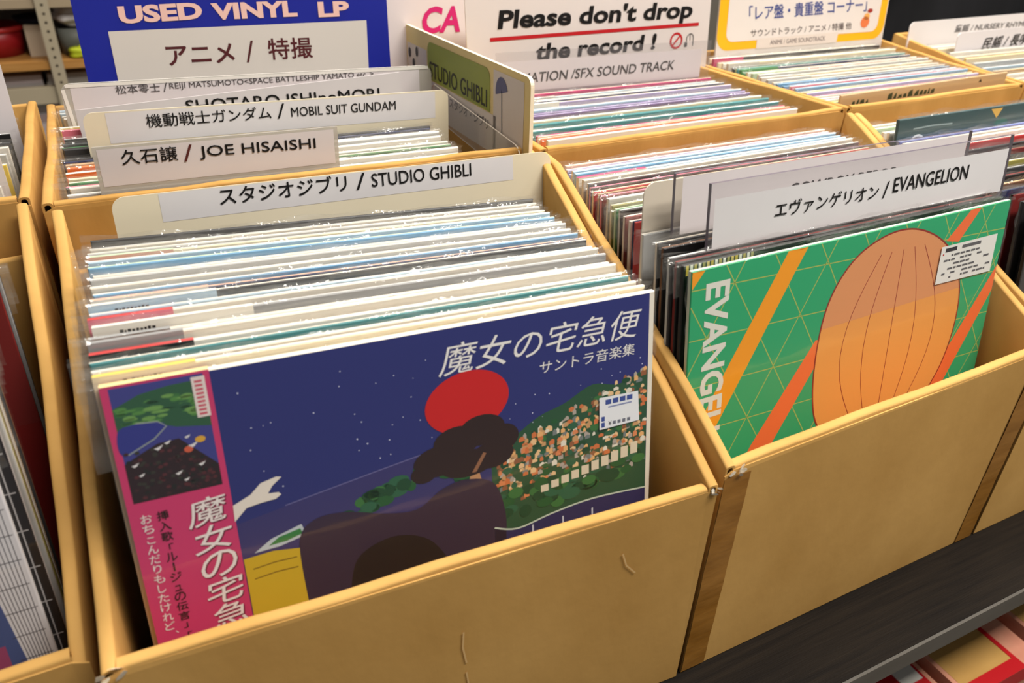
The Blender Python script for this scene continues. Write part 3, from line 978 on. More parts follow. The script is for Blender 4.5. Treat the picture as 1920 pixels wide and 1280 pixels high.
GC = 'LPs in the carton under the blue sign'
frC, bkC = (-0.3440, 0.3580, 0.1170, 0.020, -0.010, -0.010), (-0.3440, 0.5880, 0.1230, 0.095, -0.004, -0.006)
def tC(y): return (y - frC[1]) / (bkC[1] - frC[1])
overC = {0: ('silver grey', 'white', None, 0.0038), 1: ('white', 'white', None, 0.0038), 2: ('charcoal', 'pink'), 3: ('green', 'ivory'), 4: ('white', 'ivory', ('cream', 0.06)), 5: ('white', 'white', ('orange', 0.062, 'white')), 6: ('silver grey', 'white', ('orange', 0.066)), 7: ('ivory', 'white', ('tan', 0.05)),
         8: ('navy', 'black'), 9: ('black', 'charcoal'), 10: ('charcoal', 'black'), 11: ('black', 'green'), 12: ('charcoal', 'black'), 13: ('black', 'silver grey')}
yC = [0.3610, 0.3690, 0.3770, 0.3850, 0.3930, 0.4065, 0.4145, 0.4225, 0.4305, 0.4385, 0.4600, 0.4680, 0.4760, 0.4840, 0.5080, 0.5160, 0.5240, 0.5500, 0.5580, 0.5660, 0.5740]
stack(mix(len(yC), 11, overC), frC, bkC, [tC(y) for y in yC], GC, 'from the front under the blue sign', 4)

GD = 'LPs in the carton under the red-underlined notice'
frD, bkD = (0.0560, 0.3505, 0.1160, 0.020, 0.014, 0.0), (0.0580, 0.5880, 0.1150, 0.095, 0.0, 0.0)
def tD(y): return (y - frD[1]) / (bkD[1] - frD[1])
overD = {0: ('white', 'silver grey'), 1: ('orange', 'peach'), 2: ('ivory', 'magenta'), 3: ('teal', 'white'), 4: ('white', 'ivory'), 5: ('teal', 'teal'), 8: ('purple', 'lilac'), 9: ('lilac', 'purple')}
yD = [0.3505 + 0.0096 * k for k in range(17)] + [0.5300, 0.5390, 0.5720, 0.5800]
stack(mix(len(yD), 12, overD), frD, bkD, [tD(y) for y in yD], GD, 'from the front under the red-underlined notice', 5)

GE = 'LPs in the carton under the yellow-framed sign'
def art_kraft(mb, P):
    r = random.Random(4)
    dg = M((44, 62, 40), 0.6, 0.2)
    for a, b in ((0.020, 0.048), (0.078, 0.160)):
        u = a
        while u < b:
            w_ = r.uniform(0.004, 0.009)
            h_ = r.uniform(0.004, 0.009)
            flat(mb, P, [(u, -0.0125), (u + w_, -0.0123), (u + w_ * r.uniform(0.5, 1), -0.0125 + h_), (u + w_ * r.uniform(0, 0.5), -0.0125 + h_ * 0.8)], 0.0002, dg)
            u += w_ + 0.0015
    flat(mb, P, [(0.240, -0.0075), (0.247, -0.0075), (0.2435, -0.0035)], 0.0002, M((30, 26, 22), 0.6, 0.2))
record('LP in tan kraft-paper jacket with dark green print, front of the yellow-framed sign carton', GE, (0.4310, 0.3530, 0.1265), 0.010, 0.020, 0.012, 0.0030, (196, 164, 122), (206, 176, 134), seed=300, art=art_kraft, w=0.2955)
frE, bkE = (0.4300, 0.3620, 0.1160, 0.030, 0.016, 0.0), (0.4400, 0.6020, 0.1170, 0.110, 0.0, 0.0)
yE = [0.3620 + 0.0100 * k for k in range(24)]
overE = {0: ('pale green', 'yellow'), 1: ('white', 'lilac'), 3: ('ivory', 'pink'), 5: ('tan', 'cream'), 7: ('pink', 'white'), 8: ('sky blue', 'white', ('sky blue', 0.08)), 9: ('navy', 'pale blue', ('sky blue', 0.1)), 14: ('red', 'white', ('pale green', 0.09)), 17: ('teal', 'pale green')}
stack([(a[0], a[1], a[2] if len(a) > 2 else None, 0.0038) for a in mix(24, 13, overE)], frE, bkE, [k / 23 * (0.592 - 0.362) / (0.602 - 0.362) for k in range(24)], GE, 'behind the kraft-paper record', 6)

GF = 'LPs in the right-edge carton'
def art_teal(mb, P):
    q = 0.00003
    quad(mb, P, 0.001, -0.12, 0.314, -0.001, q, M((52, 78, 80), 0.35, 0.45))
    r = random.Random(6)
    for k in range(16):
        u, v = r.uniform(0.08, 0.30), r.uniform(-0.10, -0.012)
        flat(mb, P, ell(u, v, r.uniform(0.006, 0.012), r.uniform(0.003, 0.006), 12), (2 + k * 0.2) * q, M([(30, 96, 84), (60, 110, 96), (40, 84, 100)][k % 3], 0.4, 0.4))
    flat(mb, P, [(0.139, -0.002), (0.158, -0.002), (0.150, -0.012)], 6 * q, M((212, 168, 80), 0.4, 0.4))
    ring_ = [(0.030 + 0.012 * math.cos(t), -0.030 + 0.012 * math.sin(t)) for t in [i * 0.16 for i in range(41)]]
    stroke(mb, P, ring_, 0.0022, 6 * q, M((226, 230, 228), 0.4, 0.4))
    stroke(mb, P, [(0.022, -0.011), (0.050, -0.010), (0.080, -0.011)], 0.0016, 6 * q, M((140, 158, 158), 0.4, 0.4))
record('LP with dark teal cover standing tallest in the right-edge carton', GF, (0.3958, 0.2450, 0.1320), 0.150, -0.004, 0.002, 0.004, (52, 78, 80), (70, 90, 92), seed=400, art=art_teal, sleeve_kw=dict(left=0.003))
record('LP with blue cover just before the dark teal one', GF, (0.3925, 0.2350, 0.1130), 0.150, -0.004, 0.004, 0.004, (84, 100, 184), (150, 160, 200), seed=401, sleeve_kw=dict(left=0.003))
specF = [('charcoal', 'black'), ('black', 'charcoal'), ('dark red', 'black'), ('navy', 'charcoal'), ('brown', 'tan'), ('black', 'dark red'), ('charcoal', 'grey'), ('olive', 'ivory'), ('black', 'black'), ('dark red', 'brown'), ('black', 'charcoal'),
         ('red', 'white'), ('white', 'white'), ('ivory', 'white')]
stack(specF, (0.3580, 0.0680, 0.1120, 0.170, 0.0, 0.0), (0.3880, 0.2250, 0.1150, 0.150, 0.0, 0.0), [i / 13 for i in range(14)], GF, 'from the front in the right-edge carton', 7, sleeve_kw=dict(left=0.002))
stack([('white', 'white'), ('ivory', 'white'), ('pale green', 'white'), ('white', 'silver grey')], (0.4050, 0.2580, 0.1130, 0.13, 0.0, 0.0), (0.4180, 0.2950, 0.1080, 0.09, 0.0, 0.0), [0, 0.33, 0.66, 1], GF, 'behind the dark teal record', 8)

G0 = 'LPs in the left-edge front carton'
def art_grid(mb, P):
    q = 0.00003
    quad(mb, P, 0.001, -0.24, 0.314, -0.001, q, M((222, 220, 224), 0.4, 0.4))
    flat(mb, P, [(0.002, -0.001), (0.002, -0.24), (0.306, -0.24), (0.2965, -0.110), (0.2900, -0.001)], 2 * q, M((70, 88, 140), 0.4, 0.4))
    quad(mb, P, 0.20, -0.185, 0.293, -0.150, 3 * q, M((156, 70, 110), 0.4, 0.4))
    ln = M((70, 70, 80), 0.5, 0.3)
    for k in range(8):
        flat(mb, P, [(0.2912 + k * 0.0028, -0.001), (0.2916 + k * 0.0028, -0.001), (0.3070 + k * 0.0009, -0.24), (0.3066 + k * 0.0009, -0.24)], 2.5 * q, ln)
    for k in range(12):
        quad(mb, P, 0.2975, -0.195 + k * 0.016, 0.3135, -0.1945 + k * 0.016, 2.5 * q, ln)
record('front LP with blue picture and white grid-lined margin in the left-edge carton', G0, (-0.7090, 0.1130, 0.1120), 0.150, 0.0, 0.0, 0.004, (222, 220, 224), (226, 222, 220), seed=500, art=art_grid, sleeve_kw=dict(full=True, right=0.006))
def art_blackgrid(mb, P):
    quad(mb, P, 0.001, -0.20, 0.314, -0.001, 0.00012, M((26, 22, 26), 0.4, 0.4))
    for k in range(7):
        quad(mb, P, 0.262 + k * 0.008, -0.20, 0.2627 + k * 0.008, -0.001, 0.00024, M((200, 196, 196), 0.5, 0.3))
    for k in range(8):
        quad(mb, P, 0.255, -0.19 + k * 0.024, 0.3135, -0.1893 + k * 0.024, 0.00024, M((200, 196, 196), 0.5, 0.3))
record('LP with black cover and white grid lines behind the blue grid-margined one', G0, (-0.7035, 0.1235, 0.1160), 0.148, 0.0, 0.0, 0.004, (26, 22, 26), (190, 180, 176), seed=501, art=art_blackgrid, sleeve_kw=dict(full=True, right=0.006))
spec0 = [('tan', 'tan'), ('silver grey', 'ivory'), ('olive', 'brown'), ('ivory', 'silver grey'), ('brown', 'tan'), ('charcoal', 'brown'), ('dark red', 'charcoal'), ('grey', 'charcoal'), ('charcoal', 'black')]
stack(spec0, (-0.7060, 0.1345, 0.1140, 0.148, 0.0, 0.0), (-0.7060, 0.2900, 0.1000, 0.14, 0.0, 0.0), [0, 0.06, 0.12, 0.18, 0.24, 0.30, 0.8, 0.9, 1.0], G0, 'behind the white-gridded black record', 9, sleeve_kw=dict(right=0.006))

GG = 'LPs in the left-edge rear carton'
stack([('ivory', 'peach'), ('white', 'white'), ('yellow', 'ivory'), ('silver grey', 'white'), ('white', 'ivory'), ('charcoal', 'charcoal'), ('black', 'silver grey'), ('pale blue', 'white')],
      (-0.7050, 0.3800, 0.1160, 0.02, 0.0, 0.0), (-0.7000, 0.5900, 0.1180, 0.08, 0.0, 0.0), [0, 0.1, 0.34, 0.45, 0.52, 0.62, 0.75, 0.95], GG, 'from the front in the left-edge rear carton', 10, sleeve_kw=dict(right=0.005))

GH = 'LPs in the far right rear carton'
stack([('cream', 'white'), ('ivory', 'white'), ('white', 'cream'), ('tan', 'cream'), ('pale blue', 'white'), ('silver grey', 'white'), ('cream', 'yellow'), ('ivory', 'cream'), ('white', 'silver grey'), ('cream', 'white'), ('white', 'white'), ('ivory', 'ivory')],
      (0.7700, 0.3660, 0.1130, 0.02, 0.0, 0.0), (0.8600, 0.5850, 0.1130, 0.10, 0.0, 0.0), [0, 0.06, 0.14, 0.24, 0.34, 0.44, 0.54, 0.64, 0.72, 0.86, 0.92, 0.97], GH, 'from the front in the far right rear carton', 11)

# ------------------------------------------------------------------ dividers and signs
def rounded(u0, v0, u1, v1, rt, rb=0.0, k=6, tl=None, tr=None):
    """outline, counter-clockwise seen from the front; rt radius of the top corners"""
    tl = rt if tl is None else tl
    tr = rt if tr is None else tr
    o = []
    for cu, cv, rad, a in ((u0, v0, rb, math.pi), (u1, v0, rb, 1.5 * math.pi), (u1, v1, tr, 0.0), (u0, v1, tl, 0.5 * math.pi)):
        if rad <= 0:
            o.append((cu, cv))
            continue
        c = (cu + (rad if cu == u0 else -rad), cv + (rad if cv == v0 else -rad))
        for i in range(k + 1):
            t = a + 0.5 * math.pi * i / k
            o.append((c[0] + rad * math.cos(t), c[1] + rad * math.sin(t)))
    return o

def plate(mb, P, outline, n0, n1, m, edge=None):
    flat(mb, P, outline, n0, m)
    flat(mb, P, outline[::-1], n1, m)
    k = len(outline)
    for i in range(k):
        j = (i + 1) % k
        mb.poly([P(*outline[i], n0), P(*outline[i], n1), P(*outline[j], n1), P(*outline[j], n0)], edge or m)

def divider(name, label, cat, O, U, V, Wd, H, sheet, part='divider_sheet', rad=0.008, th=0.0012, edge=None, group=None, card=None, texts=(), extra=None, outline=None, card_label=None, taper=0.0):
    Uv, Vv = Vector(U).normalized(), Vector(V)
    Vv = (Vv - Uv * Vv.dot(Uv)).normalized()
    mat = frame(Vector(O), Uv, Vv, H)
    e = root(name, None, label, cat, group, mat)
    P = loc(H)
    mb = MB()
    ol = outline or rounded(0, -H, Wd, 0, rad)
    if taper:
        ol = [(u + (taper if u < Wd / 2 else -taper) * min(1, -v / 0.05), v) for u, v in ol]
    plate(mb, P, ol, 0.0, -th, sheet, edge)
    mb.build(part, e)
    if card or texts or extra:
        cb = MB()
        n = 0.0002
        if card:
            u0, v0, u1, v1, cm = card
            cb.poly([P(u0, v0, n), P(u1, v0, n), P(u1, v1, n), P(u0, v1, n)], cm)
        if extra:
            extra(cb, P, n)
        for s, u0, v0, w_, h_, m_, kw in texts:
            text(cb, P, s, u0, v0, w_, h_, n + 0.0006, m_, **kw)
        o = cb.build('label_card', e)
        if card_label: o['label'] = card_label
    return e

GDV = 'record dividers with printed headings'
divider('record_divider', 'ivory rounded divider at the back of the navy album carton, black heading across top', 'divider', (-0.3161, 0.2950, 0.1340), (0.9998, -0.003, -0.0176), (0.0179, 0.1692, 0.9854), 0.3431, 0.300, IVORY,
        rad=0.009, group=GDV, taper=0.0, card=(0.0306, -0.0205, 0.3070, -0.0005, PALE),
        texts=[('スタジオジブリ', 0.0705, -0.0130, 0.0935, 0.0122, INK, dict(bold=0.008)), ('/', 0.1712, -0.0135, 0.0076, 0.0125, INK, {}), ('STUDIO GHIBLI', 0.1838, -0.0128, 0.0845, 0.0102, INK, dict(bold=0.006))])
divider('record_divider', 'short half-width clear divider holding a white heading slip, before the rounded one', 'divider', (-0.3212, 0.3530, 0.1522), (0.9999, -0.0003, -0.0149), (0.0149, 0.006, 0.9998), 0.1808, 0.300, MILKY,
        rad=0.001, group=GDV, card=(0.0030, -0.0300, 0.1775, -0.0020, LILAC),
        texts=[('久石譲', 0.0182, -0.0146, 0.0390, 0.0112, INK, dict(bold=0.006, slope=-0.012)), ('/', 0.0610, -0.0164, 0.0072, 0.0126, M((90, 40, 36), 0.6, 0.2), {}), ('JOE HISAISHI', 0.0728, -0.0164, 0.0892, 0.0106, INK, dict(bold=0.008, slope=-0.020))])
divider('record_divider', 'ivory rounded divider with black heading, just behind the half-width one', 'divider', (-0.3244, 0.4500, 0.1515), (0.9998, -0.0011, -0.0203), (0.0203, 0.055, 0.9983), 0.3219, 0.302, IVORY,
        rad=0.008, group=GDV, card=(0.0170, -0.0260, 0.3080, -0.0010, PALE),
        texts=[('機動戦士ガンダム', 0.0470, -0.0152, 0.1035, 0.0112, INK, dict(bold=0.004)), ('/', 0.1557, -0.0155, 0.0070, 0.0130, INK, {}), ('MOBIL SUIT GUNDAM', 0.1682, -0.0148, 0.0992, 0.0082, INK, dict(bold=0.005, slope=-0.004))])
divider('record_divider', 'white divider with half-hidden heading, between the ivory and dark-edged ones', 'divider', (-0.3300, 0.5000, 0.1415), (0.9993, 0.0026, 0.0375), (-0.0376, 0.0699, 0.9968), 0.2968, 0.292, LILAC,
        rad=0.0015, group=GDV,
        texts=[('SHOTARO ISHInoMORI', 0.0900, -0.0132, 0.1830, 0.0108, INK, dict(bold=0.012, slope=-0.056))])
def frame_edge(cb, P, n):
    m = M((236, 232, 224), 0.3, 0.5)
    for a, b in (((0.004, -0.002), (0.350, -0.002)), ((0.002, -0.005), (0.006, -0.045))):
        stroke(cb, P, [a, b], 0.0030, n + 0.0004, m)
divider('record_divider', 'white-rimmed clear divider with small grey heading, right before the blue sign', 'divider', (-0.3386, 0.5400, 0.1550), (0.9998, -0.0016, -0.0199), (0.02, 0.0799, 0.9966), 0.3538, 0.304, MILKY,
        rad=0.009, th=0.0022, group=GDV, edge=M((240, 236, 228), 0.3, 0.5), card=(0.0080, -0.0420, 0.3400, -0.0040, LILAC), extra=frame_edge,
        texts=[('松本零士', 0.0445, -0.0113, 0.0378, 0.0079, INK_SOFT, dict(bold=0.004)), ('/', 0.0850, -0.0113, 0.004, 0.0080, INK_SOFT, {}), ('REIJI MATSUMOTO<SPACE BATTLESHIP YAMATO etc..>', 0.0908, -0.0106, 0.1985, 0.0066, INK_SOFT, dict(bold=0.004, slope=0.006))])

BLUE = M((24, 36, 150), 0.38, 0.45)
def blue_extra(cb, P, n):
    cb.poly([P(0.0262, -0.005, n + 0.0003), P(0.2797, -0.005, n + 0.0003), P(0.2812, 0.0452, n + 0.0003), P(0.0262, 0.0428, n + 0.0003)], M((216, 208, 200), 0.5, 0.4))
PKT = M((240, 196, 184), 0.5, 0.3)
OB = Vector((-0.3153, 0.6000, 0.1434)) + Vector((0.0132, 0.0998, 0.9949)) * 0.105
for_blue = [(s, u, v, w_, h_, m_, k) for s, u, v, w_, h_, m_, k in [
    ('USED', 0.0382, 0.0490, 0.0760, 0.0158, PKT, dict(bold=0.045, slope=0.03)), ('VINYL', 0.1228, 0.0500, 0.0850, 0.0155, PKT, dict(bold=0.045, slope=0.012)), ('LP', 0.2296, 0.0496, 0.0335, 0.0150, PKT, dict(bold=0.045, slope=0.01)),
    ('アニメ', 0.0745, 0.0095, 0.0640, 0.0180, M((84, 30, 34), 0.55, 0.3), dict(bold=0.02)), ('/', 0.1500, 0.0085, 0.0090, 0.0210, M((84, 30, 34), 0.55, 0.3), {}), ('特撮', 0.1735, 0.0100, 0.0455, 0.0205, M((84, 30, 34), 0.55, 0.3), dict(bold=0.015))]]
e = divider('shop_sign', 'blue sign board with pink capitals and a white paper patch', 'sign', OB, (0.9999, -0.0013, -0.0132), (0.0132, 0.0998, 0.9949), 0.3055, 0.400, BLUE, part='sign_board', rad=0.001, th=0.004,
        extra=lambda cb, P, n: blue_extra(cb, lambda u, v, k=0.0: P(u, v - 0.105, k), n), edge=M((210, 214, 226), 0.4, 0.4),
        texts=[(s, u, v - 0.105, w_, h_, m_, k) for s, u, v, w_, h_, m_, k in for_blue])

# side card along the wall between two rear cartons (faces left)
def side_card():
    H = 0.076
    x = 0.0205
    O = Vector((x, 0.6298, 0.1739))
    U, V = Vector((0, -1, 0.0)), Vector((0, 0, 1))
    mat = frame(O, Vector((0, -0.9996, 0.0285)).normalized(), Vector((0.0, 0.0285, 0.9996)).normalized(), H)
    e = root('shop_sign', None, 'cream side-on card with a green nameplate, standing along a rear carton wall', 'sign', None, mat)
    P = loc(H)
    mb = MB()
    CREAM = M((238, 214, 140), 0.45, 0.4)
    ol = rounded(0.0, -H, 0.3075, 0.0, 0.0, tr=0.008)
    plate(mb, P, ol, 0.0, -0.0035, CREAM, M((246, 232, 204), 0.5, 0.35))
    mb.build('sign_board', e)
    cb = MB()
    q = 0.0002
    wht = M((226, 216, 206), 0.5, 0.35)
    flat(cb, P, [(0.003, -0.018), (0.064, -0.018), (0.064, -0.08), (0.003, -0.08)], q, wht)
    flat(cb, P, [(0.064, -0.048), (0.240, -0.048), (0.240, -0.085), (0.064, -0.085)], q, wht)
    flat(cb, P, [(0.234, -0.006), (0.296, -0.006), (0.296, -0.085), (0.234, -0.085)], q, wht)
    grn = M((148, 160, 44), 0.45, 0.4)
    flat(cb, P, rounded(0.067, -0.047, 0.227, -0.0075, 0.010), 2 * q, grn)
    text(cb, P, 'STUDIO GHIBLI', 0.0725, -0.0440, 0.1480, 0.0165, 3 * q, M((30, 34, 16), 0.5, 0.3), 0.01)
    text(cb, P, 'スタジオ・ジブリ', 0.1280, -0.0645, 0.0960, 0.0105, 3 * q, M((50, 46, 56), 0.5, 0.3), 0.008)
    # small grey garden umbrella shape and three plain dots
    flat(cb, P, ell(0.252, -0.024, 0.0125, 0.014, 20, 0.25, math.pi + 0.25), 3 * q, M((92, 94, 132), 0.5, 0.3))
    stroke(cb, P, [(0.252, -0.022), (0.2535, -0.062)], 0.0012, 3 * q, M((120, 120, 126), 0.5, 0.3))
    for u, v in ((0.011, -0.0285), (0.023, -0.0385), (0.034, -0.0245)):
        flat(cb, P, ell(u, v, 0.0040, 0.0055, 14), 3 * q, M((52, 50, 54), 0.5, 0.3))
    cb.build('label_card', e)
    for u in (0.09, 0.21):
        k = MB()
        k.box(u - 0.008, u + 0.008, 0.0036, 0.0046, 0.004, 0.0245, M((210, 206, 200), 0.3, 0.5))
        k.box(u - 0.008, u + 0.008, 0.0036, 0.0165, 0.0246, 0.0256, M((210, 206, 200), 0.3, 0.5))
        k.build('hanging_clip', e)
    return e
side_card()
# clear rounded holder leaning against the side card
mat = frame(Vector((0.0165, 0.545, 0.1290)), Vector((0, -0.9990, -0.040)).normalized(), Vector((0, -0.040, 0.9990)).normalized(), 0.035)
e = root('plastic_holder', None, 'clear rounded plastic sheet in front of the cream side-on card', 'divider', None, mat)
mb = MB()
plate(mb, loc(0.035), rounded(0.0, -0.035, 0.2160, 0.0, 0.012, 0.008), 0.0, -0.0012, ACRYL, M((226, 214, 196), 0.3, 0.5))
mb.build('clear_sheet', e)

# rear signs
CA = M((206, 34, 110), 0.5, 0.3)
e = divider('shop_sign', 'white sign with large slanted magenta letters, behind the red-underlined notice', 'sign', Vector((-0.0042, 0.6350, 0.2017)) + Vector((0, 0.01, 0.1)) * 0.5, (1, -0.0005, -0.0051), (0.0052, 0.0998, 0.995), 0.34, 0.37,
            M((226, 214, 212), 0.5, 0.35), part='sign_board', rad=0.001, th=0.003,
            texts=[('CA', 0.0430, -0.0900, 0.0500, 0.0290, CA, dict(bold=0.03, shear=0.2))])
def notice_extra(cb, P, n):
    red = M((190, 26, 34), 0.45, 0.35)
    stroke(cb, P, [(0.0283, -0.0745), (0.3185, -0.0779)], 0.0040, n + 0.0003, red)
    ring_ = [(0.2850 + 0.0085 * math.cos(t), -0.0950 + 0.0085 * math.sin(t)) for t in [i * 2 * math.pi / 30 for i in range(31)]]
    stroke(cb, P, ring_, 0.0024, n + 0.0003, red)
    stroke(cb, P, [(0.2795, -0.1005), (0.2905, -0.0895)], 0.0022, n + 0.0004, red)
    gr = M((110, 106, 104), 0.5, 0.3)
    hand = spl([(0.2985, -0.1035), (0.2985, -0.0990), (0.3010, -0.0980), (0.3015, -0.0920), (0.3060, -0.0885), (0.3105, -0.0905), (0.3115, -0.0965), (0.3110, -0.1030)], False, 5)
    stroke(cb, P, hand, 0.0013, n + 0.0003, gr)
    stroke(cb, P, [(0.3060, -0.0890), (0.3065, -0.0960)], 0.0010, n + 0.0003, gr)
    flat(cb, P, [(0.2985, -0.1035), (0.2990, -0.0985), (0.3025, -0.0990), (0.3020, -0.1035)], n + 0.0003, M((60, 60, 60), 0.5, 0.3))
VN = Vector((-0.0229, 0.0899, 0.9957))
e = divider('shop_sign', 'white notice with bold slanted black text underlined in red', 'sign', Vector((0.0637, 0.5600, 0.2000)) + VN * 0.04, (0.9997, 0.0021, 0.0228), VN, 0.3352, 0.385, M((224, 214, 210), 0.45, 0.4), part='sign_board', rad=0.001, th=0.0015,
            extra=notice_extra, texts=[("Please don't drop", 0.0370, -0.0700, 0.2680, 0.0260, INK, dict(bold=0.03, shear=0.16, slope=-0.020)), ('the record !', 0.0845, -0.1015, 0.1680, 0.0185, INK, dict(bold=0.03, shear=0.16, slope=-0.006))])
divider('record_divider', 'greyish clear divider with a long slanted grey heading, before the notice', 'divider', (0.0827, 0.5200, 0.1598), (1, -0.0006, -0.0072), (0.0072, 0.0799, 0.9968), 0.2939, 0.310, ACRYL, rad=0.001, group=GDV,
        card=(0.0020, -0.0420, 0.2800, -0.0095, M((206, 197, 199), 0.45, 0.4)),
        extra=lambda cb, P, n: quad(cb, P, 0.001, -0.080, 0.279, -0.0422, n, M((152, 144, 148), 0.3, 0.5)),
        texts=[('ANIMATION /SFX SOUND TRACK', -0.0055 + 0.008, -0.0335, 0.2365, 0.0105, INK_SOFT, dict(bold=0.006, shear=0.14, slope=0.011))])
def rare_extra(cb, P, n):
    yl = M((246, 182, 24), 0.42, 0.4)
    Q = lambda u, v, k=0.0: P(u, v - 0.06, k)
    cb.poly([Q(u, v, n) for u, v in rounded(-0.0005, -0.0655, 0.3205, 0.0585, 0.0, 0.020)], yl)
    cb.poly([Q(u, v, n + 0.0003) for u, v in rounded(0.0150, -0.0545, 0.3060, 0.0600, 0.0, 0.012)], M((228, 218, 212), 0.45, 0.4))
    cb.poly([Q(u, v, n + 0.0004) for u, v in [(0.0711, -0.0662), (0.2252, -0.0662), (0.2262, -0.0520), (0.0711, -0.0530)]], M((224, 210, 200), 0.45, 0.4))
    # a little orange-red mascot-free splash of colour
    for cu, cv, ru, rv, c in ((0.2780, -0.0405, 0.0090, 0.0080, (226, 120, 70)), (0.2800, -0.0330, 0.0060, 0.0050, (236, 170, 90)), (0.2850, -0.0250, 0.0055, 0.0030, (160, 50, 40))):
        cb.poly([Q(u, v, n + 0.0006) for u, v in ell(cu, cv, ru, rv, 16)], M(c, 0.45, 0.4))
NVY = M((60, 74, 140), 0.5, 0.3)
VR = Vector((-0.0011, 0.0998, 0.995))
e = divider('shop_sign', 'white sign with a thick rounded yellow frame and navy heading', 'sign', Vector((0.4574, 0.6100, 0.1880)) + VR * 0.06, (1, 0.0001, 0.0011), VR, 0.3220, 0.400, M((220, 212, 206), 0.45, 0.4), part='sign_board', rad=0.002, th=0.003, extra=rare_extra,
            texts=[('「レア盤・貴重盤 コーナー」', 0.0530, -0.0285 - 0.06, 0.2240, 0.0185, NVY, dict(bold=0.012, shear=-0.15, slope=0.015)),
                   ('サウンドトラック / アニメ / 特撮 他', 0.0585, -0.0500 - 0.06, 0.1930, 0.0098, M((90, 78, 78), 0.5, 0.3), dict(bold=0.008, shear=-0.1, slope=0.006)),
                   ('ANIME / GAME SOUNDTRACK', 0.0960, -0.0620 - 0.06, 0.1060, 0.0060, M((120, 106, 106), 0.5, 0.3), dict(bold=0.004, shear=-0.1))])
divider('record_divider', 'white rounded divider with grey heading in the far right rear carton, the rear one', 'divider', (0.8300, 0.6000, 0.1443), (1, 0.0007, 0.0074), (-0.0074, 0.0998, 0.995), 0.30, 0.305, M((228, 222, 220), 0.4, 0.4), rad=0.009, group=GDV,
        texts=[('童謡 / NURSERY RHYMES', 0.1050, -0.0200, 0.1880, 0.0108, M((110, 106, 106), 0.5, 0.3), dict(bold=0.012, shear=0.25, slope=-0.008))])
divider('record_divider', 'white rounded divider with black heading in the far right rear carton, the nearer one', 'divider', (0.8655, 0.5400, 0.1376), (0.9999, 0.001, 0.0122), (-0.0122, 0.0799, 0.9967), 0.26, 0.300, M((226, 220, 222), 0.4, 0.4), rad=0.007, group=GDV,
        texts=[('民謡 / 長唄', 0.0600, -0.0278, 0.1100, 0.0172, M((44, 42, 42), 0.5, 0.3), dict(bold=0.015, shear=0.3, slope=0.01)), ('JAPANESE TRADITIONAL', 0.0850, -0.0365, 0.1000, 0.0040, INK_SOFT, dict(shear=0.2))])

# clear heading holders in the green album carton
divider('record_divider', 'clear square-cornered holder with white heading slip directly behind the green album', 'divider', (0.0378, 0.1000, 0.1642), (1.0, 0.0001, 0.0006), (-0.0006, 0.1445, 0.9895), 0.3080, 0.320, ACRYL, part='clear_holder', outline=[(0.0, -0.320), (0.294, -0.320), (0.294, -0.075), (0.3080, -0.045), (0.3080, 0.0), (0.0, 0.0)], rad=0.001, th=0.0028, group=GDV, edge=M((104, 96, 108), 0.3, 0.5),
        card=(0.0035, -0.0455, 0.3045, -0.0105, PALE), card_label='white paper heading slip',
        texts=[('エヴァンゲリオン', 0.0572, -0.0312, 0.1010, 0.0110, INK, dict(bold=0.006)), ('/', 0.1632, -0.0320, 0.0055, 0.0125, INK, {}), ('EVANGELION', 0.1738, -0.0290, 0.0840, 0.0112, INK, dict(bold=0.006))])
divider('record_divider', 'clear square-cornered holder with half-hidden heading, second behind the green album', 'divider', (0.0318, 0.1300, 0.1622), (1, -0.0009, -0.0061), (0.0061, 0.1395, 0.9902), 0.3050, 0.320, ACRYL, part='clear_holder', rad=0.001, th=0.0028, group=GDV, edge=M((104, 96, 108), 0.3, 0.5),
        card=(0.0060, -0.0440, 0.3000, -0.0030, LILAC),
        texts=[('COWBOY BEBOP', 0.1056, -0.0305, 0.1130, 0.0105, INK, dict(bold=0.006))])
divider('record_divider', 'beige rounded divider peeking out left of the clear heading holders', 'divider', (0.0215, 0.1500, 0.1494), (0.9990, -0.0059, -0.012), (0.012, 0.1345, 0.9899), 0.3050, 0.315, noisy('beige_plastic', (206, 196, 180), (216, 206, 190), 5, 0.4, 0.4), rad=0.010, group=GDV)

# white and peach card standing at the left edge of the rear carton
def card_thing(label, O, Wd, H, m, lean, stripe=None):
    V = Vector((0, math.sin(lean), math.cos(lean)))
    def ex(cb, P, n):
        quad(cb, P, 0.0, -0.075, Wd, -0.058, n, stripe)
    return divider('record_divider', label, 'divider', O, (1, 0, 0), V, Wd, H, m, rad=0.006, group=GDV, extra=ex if stripe else None)
card_thing('white divider with orange stripe in the left-edge rear carton', (-0.7000, 0.4300, 0.1500), 0.3130, 0.31, M((232, 222, 216), 0.4, 0.4), 0.05, M((226, 150, 110), 0.45, 0.4))
card_thing('tall pale divider at the back of the left-edge rear carton', (-0.6900, 0.5780, 0.1900), 0.3080, 0.35, M((226, 220, 224), 0.4, 0.4), 0.09)

